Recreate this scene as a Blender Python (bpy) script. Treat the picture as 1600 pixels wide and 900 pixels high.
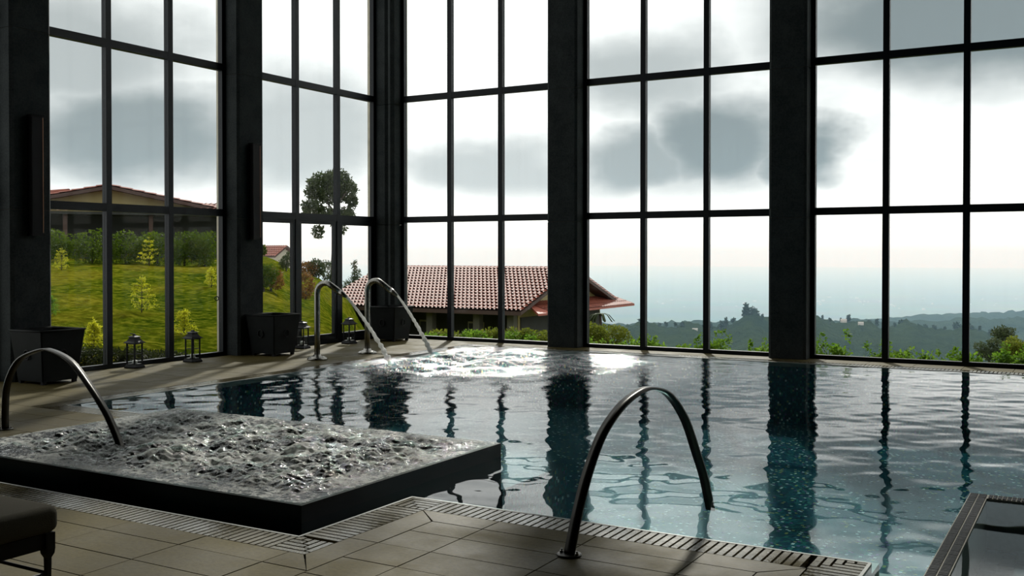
import bpy, math, random
import numpy as np
from mathutils import Vector, Matrix

for _o in list(bpy.data.objects):
    bpy.data.objects.remove(_o)
SC = bpy.context.scene
COL = SC.collection
R = math.radians
random.seed(7)
RNG = np.random.default_rng(11)

# ------------------------------------------------------------------ camera
FPX, CYPX, EYE = 1602.4, 417.6, 1.5
YAW, PITCH = R(30.02), R(0.741)
cam_d = bpy.data.cameras.new('camera')
cam_d.sensor_width = 36.0
cam_d.lens = 36.0 * FPX / 1600.0
cam_d.shift_y = (CYPX - 450.0) / 1600.0
cam_d.clip_start = 0.05
cam_d.clip_end = 30000.0
cam = bpy.data.objects.new('camera', cam_d)
cam.location = (0, 0, EYE)
cam.rotation_euler = (R(90) - PITCH, 0, YAW)
COL.objects.link(cam)
SC.camera = cam

# ------------------------------------------------------------------ view, film
SC.view_settings.view_transform = 'Standard'
SC.view_settings.look = 'None'
SC.view_settings.exposure = 0.0
SC.view_settings.gamma = 1.0
SC.view_settings.use_curve_mapping = False
cy = SC.cycles
cy.use_denoising = True
cy.max_bounces = 10
cy.diffuse_bounces = 3
cy.glossy_bounces = 4
cy.transmission_bounces = 4
cy.transparent_max_bounces = 24
cy.volume_bounces = 0
cy.sample_clamp_indirect = 6.0
cy.caustics_reflective = False
cy.caustics_refractive = False

# ------------------------------------------------------------------ world: overcast sky with cloud masses
SKY_WHITE = 1.5
SKY_DARK = (0.225, 0.272, 0.284)
world = bpy.data.worlds.new('world')
SC.world = world
world.use_nodes = True
WT = world.node_tree
WT.nodes.clear()


def wn(kind, **kw):
    n = WT.nodes.new(kind)
    for k, v in kw.items():
        setattr(n, k, v)
    return n


def wmath(op, a, b=None, c=None):
    n = wn('ShaderNodeMath', operation=op)
    for i, v in enumerate((a, b, c)):
        if v is None:
            continue
        if isinstance(v, (int, float)):
            n.inputs[i].default_value = v
        else:
            WT.links.new(v, n.inputs[i])
    return n.outputs[0]


w_tc = wn('ShaderNodeTexCoord')
w_sep = wn('ShaderNodeSeparateXYZ')
WT.links.new(w_tc.outputs['Generated'], w_sep.inputs[0])
w_az = wmath('ARCTAN2', w_sep.outputs[0], w_sep.outputs[1])
w_el = wmath('ARCSINE', w_sep.outputs[2])
w_cmb = wn('ShaderNodeCombineXYZ')
WT.links.new(wmath('MULTIPLY', w_az, 57.2958), w_cmb.inputs[0])
WT.links.new(wmath('MULTIPLY', w_el, 57.2958), w_cmb.inputs[1])
# cloud billow warp, in degrees
w_map = wn('ShaderNodeMapping')
w_map.inputs['Scale'].default_value = (0.10, 0.17, 1)
WT.links.new(w_cmb.outputs[0], w_map.inputs[0])
w_wp = wn('ShaderNodeTexNoise')
w_wp.inputs['Scale'].default_value = 1.0
w_wp.inputs['Detail'].default_value = 5
w_wp.inputs['Roughness'].default_value = 0.55
WT.links.new(w_map.outputs[0], w_wp.inputs['Vector'])
w_sub = wn('ShaderNodeVectorMath', operation='SUBTRACT')
WT.links.new(w_wp.outputs['Color'], w_sub.inputs[0])
w_sub.inputs[1].default_value = (0.5, 0.5, 0.5)
w_amp = wn('ShaderNodeVectorMath', operation='MULTIPLY')
WT.links.new(w_sub.outputs[0], w_amp.inputs[0])
w_amp.inputs[1].default_value = (9.0, 5.5, 0)
w_add = wn('ShaderNodeVectorMath', operation='ADD')
WT.links.new(w_cmb.outputs[0], w_add.inputs[0])
WT.links.new(w_amp.outputs[0], w_add.inputs[1])
# cloud masses: azimuth, elevation, half width, half height (degrees), weight
CLOUDS = [(-6.0, 12.2, 13.5, 5.0, 0.97), (-14.0, 5.4, 3.2, 1.9, 0.95), (-18.6, 5.9, 5.2, 3.2, 0.95), (-23.5, 5.0, 4.6, 2.1, 0.85),
          (-22.0, 9.6, 6.0, 3.6, 0.74), (-31.5, 5.0, 5.5, 2.2, 0.66), (-42.0, 6.6, 6.5, 4.2, 0.68),
          (-50.5, 6.4, 9.0, 3.8, 0.92), (-53.0, 10.8, 9.0, 4.0, 0.76)]
w_tot = None
for a, e, ra, re, wt in CLOUDS:
    s = wn('ShaderNodeVectorMath', operation='SUBTRACT')
    WT.links.new(w_add.outputs[0], s.inputs[0])
    s.inputs[1].default_value = (a, e, 0)
    m = wn('ShaderNodeVectorMath', operation='MULTIPLY')
    WT.links.new(s.outputs[0], m.inputs[0])
    m.inputs[1].default_value = (1.0 / ra, 1.0 / re, 0)
    ln = wn('ShaderNodeVectorMath', operation='LENGTH')
    WT.links.new(m.outputs[0], ln.inputs[0])
    mr = wn('ShaderNodeMapRange', interpolation_type='SMOOTHSTEP')
    WT.links.new(ln.outputs['Value'], mr.inputs[0])
    mr.inputs[1].default_value = 1.35
    mr.inputs[2].default_value = 0.35
    mr.inputs[3].default_value = 0.0
    mr.inputs[4].default_value = wt
    w_tot = mr.outputs[0] if w_tot is None else wmath('MAXIMUM', w_tot, mr.outputs[0])
# general broken cloud all over the dome
w_n2 = wn('ShaderNodeTexNoise')
w_n2.inputs['Scale'].default_value = 2.6
w_n2.inputs['Detail'].default_value = 6
w_n2.inputs['Roughness'].default_value = 0.55
w_m2 = wn('ShaderNodeMapping')
w_m2.inputs['Scale'].default_value = (1, 1, 2.4)
WT.links.new(w_tc.outputs['Generated'], w_m2.inputs[0])
WT.links.new(w_m2.outputs[0], w_n2.inputs['Vector'])
w_g = wn('ShaderNodeMapRange', interpolation_type='SMOOTHSTEP')
WT.links.new(w_n2.outputs['Fac'], w_g.inputs[0])
w_g.inputs[1].default_value = 0.40
w_g.inputs[2].default_value = 0.72
w_g.inputs[3].default_value = 0.0
w_g.inputs[4].default_value = 0.62
# clear white band close to the horizon
w_h = wn('ShaderNodeMapRange', interpolation_type='SMOOTHSTEP')
WT.links.new(w_el, w_h.inputs[0])
w_h.inputs[1].default_value = R(2.2)
w_h.inputs[2].default_value = R(4.0)
w_cov = wmath('MULTIPLY', wmath('MAXIMUM', w_tot, w_g.outputs[0]), w_h.outputs[0])
w_mix = wn('ShaderNodeMix', data_type='RGBA')
WT.links.new(w_cov, w_mix.inputs['Factor'])
w_mix.inputs[6].default_value = (SKY_WHITE * 0.985, SKY_WHITE, SKY_WHITE * 0.985, 1)
w_mix.inputs[7].default_value = (*SKY_DARK, 1)
w_bg = wn('ShaderNodeBackground')
WT.links.new(w_mix.outputs[2], w_bg.inputs['Color'])
w_bg.inputs['Strength'].default_value = 1.0
w_out = wn('ShaderNodeOutputWorld')
WT.links.new(w_bg.outputs[0], w_out.inputs['Surface'])

# ------------------------------------------------------------------ sun behind thin cloud
SUN_AZ, SUN_EL = R(-26.5), R(36)
sun_dir = Vector((math.sin(SUN_AZ) * math.cos(SUN_EL), math.cos(SUN_AZ) * math.cos(SUN_EL), math.sin(SUN_EL)))
sun_d = bpy.data.lights.new('sun', 'SUN')
sun_d.energy = 4.0
sun_d.angle = R(2.2)
sun_d.color = (1.0, 0.96, 0.88)
sun = bpy.data.objects.new('sun', sun_d)
sun.location = (-10, 25, 20)
sun.rotation_euler = sun_dir.to_track_quat('Z', 'Y').to_euler()
COL.objects.link(sun)


# ------------------------------------------------------------------ helpers
def ray(u, v):
    x = (u - 800.0) / FPX
    z = -(v - CYPX) / FPX
    y = math.cos(PITCH) + z * math.sin(PITCH)
    z = -math.sin(PITCH) + z * math.cos(PITCH)
    c, s = math.cos(YAW), math.sin(YAW)
    return Vector((x * c - y * s, x * s + y * c, z))


def at(u, v, D):
    return Vector((0, 0, EYE)) + ray(u, v) * D


class MB:
    def __init__(self):
        self.v, self.f, self.sm = [], [], []

    def add(self, vs, fs, smooth=False):
        b = len(self.v)
        self.v.extend([tuple(p) for p in vs])
        self.f.extend([tuple(b + i for i in f) for f in fs])
        self.sm.extend([smooth] * len(fs))

    def box(self, x0, x1, y0, y1, z0, z1, M=None):
        vs = [Vector(p) for p in ((x0, y0, z0), (x1, y0, z0), (x1, y1, z0), (x0, y1, z0),
                                  (x0, y0, z1), (x1, y0, z1), (x1, y1, z1), (x0, y1, z1))]
        if M is not None:
            vs = [M @ p for p in vs]
        self.add(vs, [(0, 3, 2, 1), (4, 5, 6, 7), (0, 1, 5, 4), (1, 2, 6, 5), (2, 3, 7, 6), (3, 0, 4, 7)])
        return self

    def loft(self, rings, cap=True, smooth=True, closed=False):
        n = len(rings[0])
        b = len(self.v)
        for r in rings:
            self.v.extend([tuple(p) for p in r])
        m = len(rings)
        for i in range(m - 1 + (1 if closed else 0)):
            for j in range(n):
                k = (j + 1) % n
                a, c = b + i * n, b + ((i + 1) % m) * n
                self.f.append((a + j, a + k, c + k, c + j))
                self.sm.append(smooth)
        if cap and not closed:
            self.f.append(tuple(b + j for j in reversed(range(n))))
            self.f.append(tuple(b + (m - 1) * n + j for j in range(n)))
            self.sm += [False, False]
        return self

    def lathe(self, prof, c=(0, 0, 0), n=20, smooth=True, cap=True):
        rings = []
        for r, z in prof:
            rings.append([(c[0] + r * math.cos(2 * math.pi * j / n), c[1] + r * math.sin(2 * math.pi * j / n), c[2] + z) for j in range(n)])
        return self.loft(rings, cap, smooth)

    def tube(self, path, rad, n=10, smooth=True, flat=None):
        path = [Vector(p) for p in path]
        rings = []
        up = Vector((0, 0, 1))
        for i, p in enumerate(path):
            t = (path[min(i + 1, len(path) - 1)] - path[max(i - 1, 0)]).normalized()
            if flat is not None:
                s = Vector(flat).normalized()
                nrm = t.cross(s).normalized()
                w, h = rad
                rings.append([p + s * (w * a) + nrm * (h * b2) for a, b2 in ((-.5, -.5), (.5, -.5), (.5, .5), (-.5, .5))])
            else:
                ref = up if abs(t.z) < 0.95 else Vector((1, 0, 0))
                if i and len(rings):
                    s = (last - t * last.dot(t)).normalized()
                else:
                    s = t.cross(ref).normalized()
                last = s
                q = t.cross(s)
                rr = rad[i] if isinstance(rad, (list, tuple)) else rad
                rings.append([p + (s * math.cos(2 * math.pi * j / n) + q * math.sin(2 * math.pi * j / n)) * rr for j in range(n)])
        return self.loft(rings, True, smooth)

    def mesh(self, name):
        me = bpy.data.meshes.new(name)
        me.from_pydata(self.v, [], self.f)
        me.polygons.foreach_set('use_smooth', self.sm)
        me.update()
        return me

    def build(self, name, mat, parent=None):
        return link(name, self.mesh(name), mat, parent)


def link(name, me, mat, parent=None):
    o = bpy.data.objects.new(name, me)
    if mat is not None and not me.materials:
        me.materials.append(mat)
    COL.objects.link(o)
    if parent is not None:
        o.parent = parent
    return o


def tag(o, label, cat=None, group=None, kind=None):
    o['label'] = label
    if cat:
        o['category'] = cat
    if group:
        o['group'] = group
    if kind:
        o['kind'] = kind
    return o


def empty(name, loc=(0, 0, 0), rz=0.0):
    o = bpy.data.objects.new(name, None)
    o.empty_display_size = 0.1
    o.location = loc
    o.rotation_euler = (0, 0, rz)
    COL.objects.link(o)
    return o


def copy_tree(o, parent=None, kids=None):
    c = o.copy()
    COL.objects.link(c)
    if parent is not None:
        c.parent = parent
    for ch in [x for x in list(o.children)]:
        copy_tree(ch, c)
    return c


def quads_mesh(name, V, smooth=False):
    """V: (n,4,3) array of quads"""
    n = V.shape[0]
    me = bpy.data.meshes.new(name)
    me.vertices.add(n * 4)
    me.vertices.foreach_set('co', V.reshape(-1).astype(np.float32))
    me.loops.add(n * 4)
    me.loops.foreach_set('vertex_index', np.arange(n * 4, dtype=np.int32))
    me.polygons.add(n)
    me.polygons.foreach_set('loop_start', np.arange(0, n * 4, 4, dtype=np.int32))
    me.update(calc_edges=True)
    return me


def grid_mesh(name, P, mask=None, smooth=True):
    """P: (ny,nx,3)"""
    ny, nx = P.shape[:2]
    idx = np.arange(ny * nx).reshape(ny, nx)
    q = np.stack([idx[:-1, :-1], idx[:-1, 1:], idx[1:, 1:], idx[1:, :-1]], -1).reshape(-1, 4)
    if mask is not None:
        q = q[mask.reshape(-1)]
    me = bpy.data.meshes.new(name)
    me.vertices.add(ny * nx)
    me.vertices.foreach_set('co', P.reshape(-1).astype(np.float32))
    me.loops.add(q.size)
    me.loops.foreach_set('vertex_index', q.reshape(-1).astype(np.int32))
    me.polygons.add(len(q))
    me.polygons.foreach_set('loop_start', np.arange(0, q.size, 4, dtype=np.int32))
    me.polygons.foreach_set('use_smooth', np.ones(len(q), dtype=bool))
    me.update(calc_edges=True)
    return me


# ------------------------------------------------------------------ materials
MATS = {}


class Mat:
    def __init__(self, name):
        self.m = bpy.data.materials.new(name)
        self.m.use_nodes = True
        self.t = self.m.node_tree
        self.t.nodes.clear()
        self.out = self.n('ShaderNodeOutputMaterial')

    def n(self, kind, **kw):
        x = self.t.nodes.new(kind)
        for k, v in kw.items():
            setattr(x, k, v)
        return x

    def l(self, a, b):
        self.t.links.new(a, b)

    def noise(self, scale, detail=4, rough=0.55, vec=None, sc=None, coord='Object'):
        if vec is None:
            vec = self.n('ShaderNodeTexCoord').outputs[coord]
        if sc is not None:
            mp = self.n('ShaderNodeMapping')
            mp.inputs['Scale'].default_value = sc
            self.l(vec, mp.inputs[0])
            vec = mp.outputs[0]
        t = self.n('ShaderNodeTexNoise')
        t.inputs['Scale'].default_value = scale
        t.inputs['Detail'].default_value = detail
        t.inputs['Roughness'].default_value = rough
        self.l(vec, t.inputs['Vector'])
        return t

    def ramp(self, fac, stops, interp='LINEAR'):
        r = self.n('ShaderNodeValToRGB')
        r.color_ramp.interpolation = interp
        e = r.color_ramp.elements
        while len(e) < len(stops):
            e.new(0.5)
        for i, (p, c) in enumerate(stops):
            e[i].position = p
            e[i].color = (*c, 1) if len(c) == 3 else c
        self.l(fac, r.inputs[0])
        return r.outputs[0]

    def mixc(self, fac, a, b, blend='MIX'):
        x = self.n('ShaderNodeMix', data_type='RGBA', blend_type=blend)
        for sock, v in ((x.inputs['Factor'], fac), (x.inputs[6], a), (x.inputs[7], b)):
            if isinstance(v, (int, float)):
                sock.default_value = v
            elif isinstance(v, tuple):
                sock.default_value = (*v, 1) if len(v) == 3 else v
            else:
                self.l(v, sock)
        return x.outputs[2]

    def math(self, op, a, b=None):
        x = self.n('ShaderNodeMath', operation=op)
        for i, v in enumerate((a, b)):
            if v is None:
                continue
            if isinstance(v, (int, float)):
                x.inputs[i].default_value = v
            else:
                self.l(v, x.inputs[i])
        return x.outputs[0]

    def bump(self, height, strength=0.3, dist=0.01):
        b = self.n('ShaderNodeBump')
        b.inputs['Strength'].default_value = strength
        b.inputs['Distance'].default_value = dist
        self.l(height, b.inputs['Height'])
        return b.outputs[0]

    def pbr(self, color, rough=0.5, metal=0.0, normal=None, spec=0.5):
        p = self.n('ShaderNodeBsdfPrincipled')
        for key, v in (('Base Color', color), ('Roughness', rough), ('Metallic', metal)):
            if isinstance(v, (int, float)):
                p.inputs[key].default_value = v
            elif isinstance(v, tuple):
                p.inputs[key].default_value = (*v, 1)
            else:
                self.l(v, p.inputs[key])
        p.inputs['Specular IOR Level'].default_value = spec
        if normal is not None:
            self.l(normal, p.inputs['Normal'])
        self.l(p.outputs[0], self.out.inputs['Surface'])
        return p

    def schlick(self, f0, normal=None):
        # surface reflectance that is the same seen from either side of the sheet
        geo = self.n('ShaderNodeNewGeometry')
        d = self.n('ShaderNodeVectorMath', operation='DOT_PRODUCT')
        self.l(geo.outputs['Incoming'], d.inputs[0])
        self.l(normal if normal is not None else geo.outputs['Normal'], d.inputs[1])
        c = self.math('SUBTRACT', 1.0, self.math('MINIMUM', self.math('ABSOLUTE', d.outputs['Value']), 1.0))
        p = self.math('POWER', c, 5.0)
        return self.math('ADD', self.math('MULTIPLY', p, 1.0 - f0), f0)

    def done(self, key):
        MATS[key] = self.m
        return self.m


def plain(key, color, rough=0.5, metal=0.0, nscale=30, nvar=0.25, bump=0.0, spec=0.5):
    m = Mat(key)
    t = m.noise(nscale)
    c = m.mixc(t.outputs['Fac'], tuple(x * (1 - nvar) for x in color), tuple(min(1, x * (1 + nvar)) for x in color))
    nm = m.bump(t.outputs['Fac'], bump, 0.01) if bump else None
    m.pbr(c, rough, metal, nm, spec)
    return m.done(key)


def stone_mat(key, dark, light, rough, spec=0.22):
    m = Mat(key)
    oi = m.n('ShaderNodeObjectInfo')
    geo = m.n('ShaderNodeNewGeometry')
    a = m.noise(1.7, 6, 0.6, vec=geo.outputs['Position'])
    b = m.noise(38, 4, 0.6, vec=geo.outputs['Position'])
    c = m.ramp(a.outputs['Fac'], [(0.3, dark), (0.7, light)])
    c = m.mixc(0.35, c, m.ramp(b.outputs['Fac'], [(0.35, tuple(x * 0.6 for x in dark)), (0.65, light)]))
    c = m.mixc(m.math('MULTIPLY', oi.outputs['Random'], 0.25), c, tuple(x * 0.6 for x in dark))
    rr = m.n('ShaderNodeMapRange')
    m.l(a.outputs['Fac'], rr.inputs[0])
    rr.inputs[1].default_value = 0.35
    rr.inputs[2].default_value = 0.65
    rr.inputs[3].default_value = rough - 0.12
    rr.inputs[4].default_value = rough + 0.12
    m.pbr(c, rr.outputs[0], 0, m.bump(b.outputs['Fac'], 0.25, 0.004), spec)
    return m.done(key)


stone_mat('deck_stone', (0.062, 0.047, 0.011), (0.112, 0.089, 0.027), 0.62, 0.13)
stone_mat('grate_stone', (0.10, 0.084, 0.044), (0.165, 0.142, 0.082), 0.20, 0.5)
plain('joint', (0.05, 0.046, 0.038), 0.9)
plain('trench', (0.02, 0.02, 0.018), 0.6)
plain('frame_paint', (0.0035, 0.006, 0.009), 0.45, 0, 20, 0.2, 0, .25)
plain('dark_plaster', (0.025, 0.024, 0.022), 0.9)
plain('ceiling_wood', (0.035, 0.03, 0.025), 0.8)
plain('planter_zinc', (0.008, 0.010, 0.010), 0.6, 0.0, 9, 0.45, 0.1, 0.12)
plain('lantern_black', (0.004, 0.004, 0.0045), 0.5, 0.0, 30, .25, 0, .2)
plain('cushion_fabric', (0.05, 0.046, 0.033), 0.95, 0, 220, 0.3, 0.25, 0.1)
plain('lounger_metal', (0.003, 0.003, 0.003), 0.5, 0.0, 30, .25, 0, .15)
plain('sconce_metal', (0.004, 0.004, 0.004), 0.5, 0.0, 30, .25, 0, .15)
plain('sconce_edge_glint', (0.20, 0.11, 0.07), 0.35, 0.9)  # warm reflection along the housing edge, put in as colour
plain('spa_black', (0.002, 0.0025, 0.003), 0.3, 0, 60, 0.4, 0, 0.12)
plain('ledge_stone', (0.20, 0.21, 0.19), 0.5, 0, 5, 0.15)
plain('reveal_lit_tone', (0.55, 0.51, 0.41), 0.9, 0, 6, 0.35, 0.1, 0.1)  # paler than the column concrete: light on the outer reveals put into the colour
plain('house_ochre', (0.30, 0.25, 0.11), 0.9, 0, 3, 0.15)
plain('house_cream', (0.34, 0.31, 0.24), 0.9, 0, 3, 0.15)
plain('porch_plaster', (0.11, 0.105, 0.08), 0.9, 0, 3, 0.2)
plain('far_house_paint', (0.42, 0.38, 0.33), 0.8)
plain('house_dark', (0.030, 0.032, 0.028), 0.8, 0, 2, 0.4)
plain('fascia_wood', (0.055, 0.030, 0.022), 0.7)
plain('bark', (0.045, 0.032, 0.022), 0.9, 0, 12, 0.4, 0.3)
plain('white_paint', (0.75, 0.75, 0.72), 0.6)
plain('red_sheet_roof', (0.30, 0.075, 0.045), 0.5, 0, 6, 0.3)

m = Mat('roof_clay')
t = m.noise(2.2, 5, 0.6)
t2 = m.noise(14, 3, 0.6)
c = m.ramp(t.outputs['Fac'], [(0.3, (0.12, 0.026, 0.014)), (0.7, (0.25, 0.068, 0.040))])
c = m.mixc(0.35, c, m.ramp(t2.outputs['Fac'], [(0.4, (0.07, 0.016, 0.012)), (0.65, (0.30, 0.10, 0.065))]))
m.pbr(c, 0.55, 0, None, 0.16)
m.done('roof_clay')

# brushed stainless
m = Mat('steel')
t = m.noise(40, 3, 0.5, sc=(1, 1, 0.05))
m.pbr((0.30, 0.29, 0.265), m.math('ADD', m.math('MULTIPLY', t.outputs['Fac'], 0.2), 0.18), 1.0)
m.done('steel')
m = Mat('rail_steel')
t = m.noise(60, 3, 0.5)
m.pbr((0.045, 0.042, 0.036), m.math('ADD', m.math('MULTIPLY', t.outputs['Fac'], 0.2), 0.22), 1.0)
m.done('rail_steel')

# board-marked concrete
m = Mat('concrete')
t = m.noise(3.0, 6, 0.65)
t2 = m.noise(45, 3, 0.6)
c = m.ramp(t.outputs['Fac'], [(0.3, (0.018, 0.024, 0.026)), (0.7, (0.046, 0.054, 0.055))])
c = m.mixc(0.25, c, m.ramp(t2.outputs['Fac'], [(0.35, (0.012, 0.012, 0.011)), (0.6, (0.06, 0.06, 0.055))]))
m.pbr(c, 0.9, 0, m.bump(t2.outputs['Fac'], 0.2, 0.005), 0.15)
m.done('concrete')

# window glass
m = Mat('glass')
fr = m.math('MULTIPLY', m.schlick(0.022), 0.22)
tr = m.n('ShaderNodeBsdfTransparent')
tr.inputs['Color'].default_value = (0.965, 0.975, 0.972, 1)
gl = m.n('ShaderNodeBsdfGlossy')
gl.inputs['Roughness'].default_value = 0.0
mx = m.n('ShaderNodeMixShader')
m.l(fr, mx.inputs[0])
m.l(tr.outputs[0], mx.inputs[1])
m.l(gl.outputs[0], mx.inputs[2])
# faint dried rain marks
df = m.n('ShaderNodeBsdfDiffuse')
df.inputs['Color'].default_value = (0.7, 0.7, 0.7, 1)
ns = m.noise(2.2, 4, 0.6, sc=(6, 6, 0.7))
ds = m.n('ShaderNodeMapRange')
m.l(ns.outputs['Fac'], ds.inputs[0])
ds.inputs[1].default_value = 0.5
ds.inputs[2].default_value = 0.75
ds.inputs[3].default_value = 0.001
ds.inputs[4].default_value = 0.010
mx2 = m.n('ShaderNodeMixShader')
m.l(ds.outputs[0], mx2.inputs[0])
m.l(mx.outputs[0], mx2.inputs[1])
m.l(df.outputs[0], mx2.inputs[2])
m.l(mx2.outputs[0], m.out.inputs['Surface'])
m.done('glass')


def water_mat(key, tint, bump_scale, bump_str, foam=0.0, rough=0.015, chop=False):
    m = Mat(key)
    geo = m.n('ShaderNodeNewGeometry')
    a = m.noise(bump_scale, 3, 0.55, vec=geo.outputs['Position'])
    nm = m.bump(a.outputs['Fac'], bump_str, 0.01)
    fr = m.schlick(0.021, nm)
    tr = m.n('ShaderNodeBsdfTransparent')
    tr.inputs['Color'].default_value = (*tint, 1)
    gl = m.n('ShaderNodeBsdfGlossy')
    gl.inputs['Roughness'].default_value = rough
    if chop:
        # churned water carries wavelets finer than the mesh: more bump and a broader highlight
        at_ = m.n('ShaderNodeAttribute', attribute_name='chop')
        fine = m.noise(26, 5, 0.65, vec=geo.outputs['Position'])
        bb = m.n('ShaderNodeBump')
        bb.inputs['Distance'].default_value = 0.02
        m.l(fine.outputs['Fac'], bb.inputs['Height'])
        m.l(m.math('MULTIPLY', m.math('POWER', at_.outputs['Fac'], 1.5), 0.9), bb.inputs['Strength'])
        m.l(nm, bb.inputs['Normal'])
        nm = bb.outputs[0]
        m.l(m.math('ADD', m.math('MULTIPLY', m.math('MULTIPLY', at_.outputs['Fac'], at_.outputs['Fac']), 0.09), rough), gl.inputs['Roughness'])
    m.l(nm, gl.inputs['Normal'])
    mx = m.n('ShaderNodeMixShader')
    m.l(fr, mx.inputs[0])
    m.l(tr.outputs[0], mx.inputs[1])
    m.l(gl.outputs[0], mx.inputs[2])
    last = mx.outputs[0]
    if foam:
        b = m.noise(24, 7, 0.75, vec=geo.outputs['Position'])
        c = m.noise(2.6, 2, 0.5, vec=geo.outputs['Position'])
        f = m.n('ShaderNodeMapRange')
        m.l(m.math('ADD', b.outputs['Fac'], m.math('MULTIPLY', c.outputs['Fac'], 0.5)), f.inputs[0])
        f.inputs[1].default_value = 0.72
        f.inputs[2].default_value = 0.84
        f.inputs[3].default_value = 0.0
        f.inputs[4].default_value = foam
        d = m.n('ShaderNodeBsdfDiffuse')
        d.inputs['Color'].default_value = (0.9, 0.91, 0.87, 1)
        tl = m.n('ShaderNodeBsdfTranslucent')
        tl.inputs['Color'].default_value = (0.88, 0.90, 0.84, 1)
        dm = m.n('ShaderNodeMixShader')
        m.l(d.outputs[0], dm.inputs[1])
        m.l(tl.outputs[0], dm.inputs[2])
        m2 = m.n('ShaderNodeMixShader')
        m.l(f.outputs[0], m2.inputs[0])
        m.l(last, m2.inputs[1])
        m.l(dm.outputs[0], m2.inputs[2])
        last = m2.outputs[0]
    m.l(last, m.out.inputs['Surface'])
    return m.done(key)


water_mat('pool_water', (0.74, 0.93, 0.94), 9.0, 0.010, chop=True)
water_mat('spa_water', (0.55, 0.65, 0.62), 42.0, 0.9, foam=0.95, rough=0.07)
water_mat('still_water', (0.80, 0.92, 0.92), 6.0, 0.004)

# falling jet of water
m = Mat('jet_water')
t = m.noise(70, 3, 0.6)
g1 = m.n('ShaderNodeBsdfGlossy')
g1.inputs['Roughness'].default_value = 0.08
g2 = m.n('ShaderNodeBsdfTransparent')
g3 = m.n('ShaderNodeBsdfTranslucent')
g3.inputs['Color'].default_value = (0.95, 0.95, 0.92, 1)
nm = m.bump(t.outputs['Fac'], 0.8, 0.02)
m.l(nm, g1.inputs['Normal'])
x1 = m.n('ShaderNodeMixShader')
x1.inputs[0].default_value = 0.7
m.l(g1.outputs[0], x1.inputs[1])
m.l(g3.outputs[0], x1.inputs[2])
x2 = m.n('ShaderNodeMixShader')
x2.inputs[0].default_value = 0.2
m.l(x1.outputs[0], x2.inputs[1])
m.l(g2.outputs[0], x2.inputs[2])
m.l(x2.outputs[0], m.out.inputs['Surface'])
m.done('jet_water')


def mosaic_mat(key, tile, palette, rough=0.12, aspect=1.0, spark=True):
    """small square glass mosaic: every tile gets its own hue from a white-noise cell"""
    m = Mat(key)
    geo = m.n('ShaderNodeNewGeometry')
    mp = m.n('ShaderNodeMapping')
    mp.inputs['Scale'].default_value = (1.0 / (tile * aspect), 1.0 / tile, 1.0 / tile)
    mp.inputs['Location'].default_value = (0.13, 0.17, 0.31)
    m.l(geo.outputs['Position'], mp.inputs[0])
    fl = m.n('ShaderNodeVectorMath', operation='FLOOR')
    m.l(mp.outputs[0], fl.inputs[0])
    wn_ = m.n('ShaderNodeTexWhiteNoise', noise_dimensions='3D')
    m.l(fl.outputs[0], wn_.inputs[0])
    col = m.ramp(wn_.outputs['Value'], palette, 'CONSTANT')
    big = m.noise(0.9, 3, 0.5, vec=geo.outputs['Position'])
    col = m.mixc(0.25, col, m.ramp(big.outputs['Fac'], [(0.35, palette[0][1]), (0.65, palette[len(palette) // 2][1])]))
    frv = m.n('ShaderNodeVectorMath', operation='FRACTION')
    m.l(mp.outputs[0], frv.inputs[0])
    sx = m.n('ShaderNodeSeparateXYZ')
    m.l(frv.outputs[0], sx.inputs[0])
    g = m.math('MINIMUM', m.math('GREATER_THAN', sx.outputs[0], 0.08), m.math('GREATER_THAN', sx.outputs[1], 0.08))
    col = m.mixc(g, (0.05, 0.09, 0.10), col)
    m.pbr(col, rough, 0, None, 0.8)
    return m.done(key)


mosaic_mat('pool_mosaic', 0.026, [(0.0, (0.002, 0.026, 0.038)), (0.22, (0.003, 0.055, 0.075)), (0.44, (0.006, 0.095, 0.115)),
                                  (0.62, (0.012, 0.17, 0.185)), (0.76, (0.004, 0.030, 0.095)), (0.86, (0.05, 0.25, 0.16)),
                                  (0.92, (0.38, 0.38, 0.12)), (0.945, (0.20, 0.09, 0.27)), (0.965, (0.70, 0.80, 0.76))])
mosaic_mat('tub_mosaic', 0.045, [(0.0, (0.05, 0.08, 0.09)), (0.3, (0.07, 0.10, 0.11)), (0.55, (0.09, 0.13, 0.135)), (0.75, (0.11, 0.15, 0.155)),
                                 (0.9, (0.22, 0.26, 0.25)), (0.97, (0.45, 0.48, 0.44))], 0.25, 1.9)
plain('rim_mosaic', (0.008, 0.011, 0.013), 0.5, 0, 40, 0.7, 0, .05)
plain('rim_grout', (0.34, 0.33, 0.29), 0.9, 0, 30, .2, 0, .1)


def leaf_mat(key, dark, light, trans=0.5, rough=0.6):
    m = Mat(key)
    geo = m.n('ShaderNodeNewGeometry')
    t = m.noise(1.6, 3, 0.6, vec=geo.outputs['Position'])
    c = m.ramp(geo.outputs['Random Per Island'], [(0.0, dark), (1.0, light)])
    c = m.mixc(0.45, c, m.ramp(t.outputs['Fac'], [(0.35, dark), (0.65, light)]))
    d = m.n('ShaderNodeBsdfPrincipled')
    d.inputs['Roughness'].default_value = rough
    d.inputs['Specular IOR Level'].default_value = 0.12
    m.l(c, d.inputs['Base Color'])
    tl = m.n('ShaderNodeBsdfTranslucent')
    m.l(m.mixc(0.5, c, (0.55, 0.60, 0.10), 'MULTIPLY') if False else c, tl.inputs['Color'])
    mx = m.n('ShaderNodeMixShader')
    mx.inputs[0].default_value = trans
    m.l(d.outputs[0], mx.inputs[1])
    m.l(tl.outputs[0], mx.inputs[2])
    m.l(mx.outputs[0], m.out.inputs['Surface'])
    return m.done(key)


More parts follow.
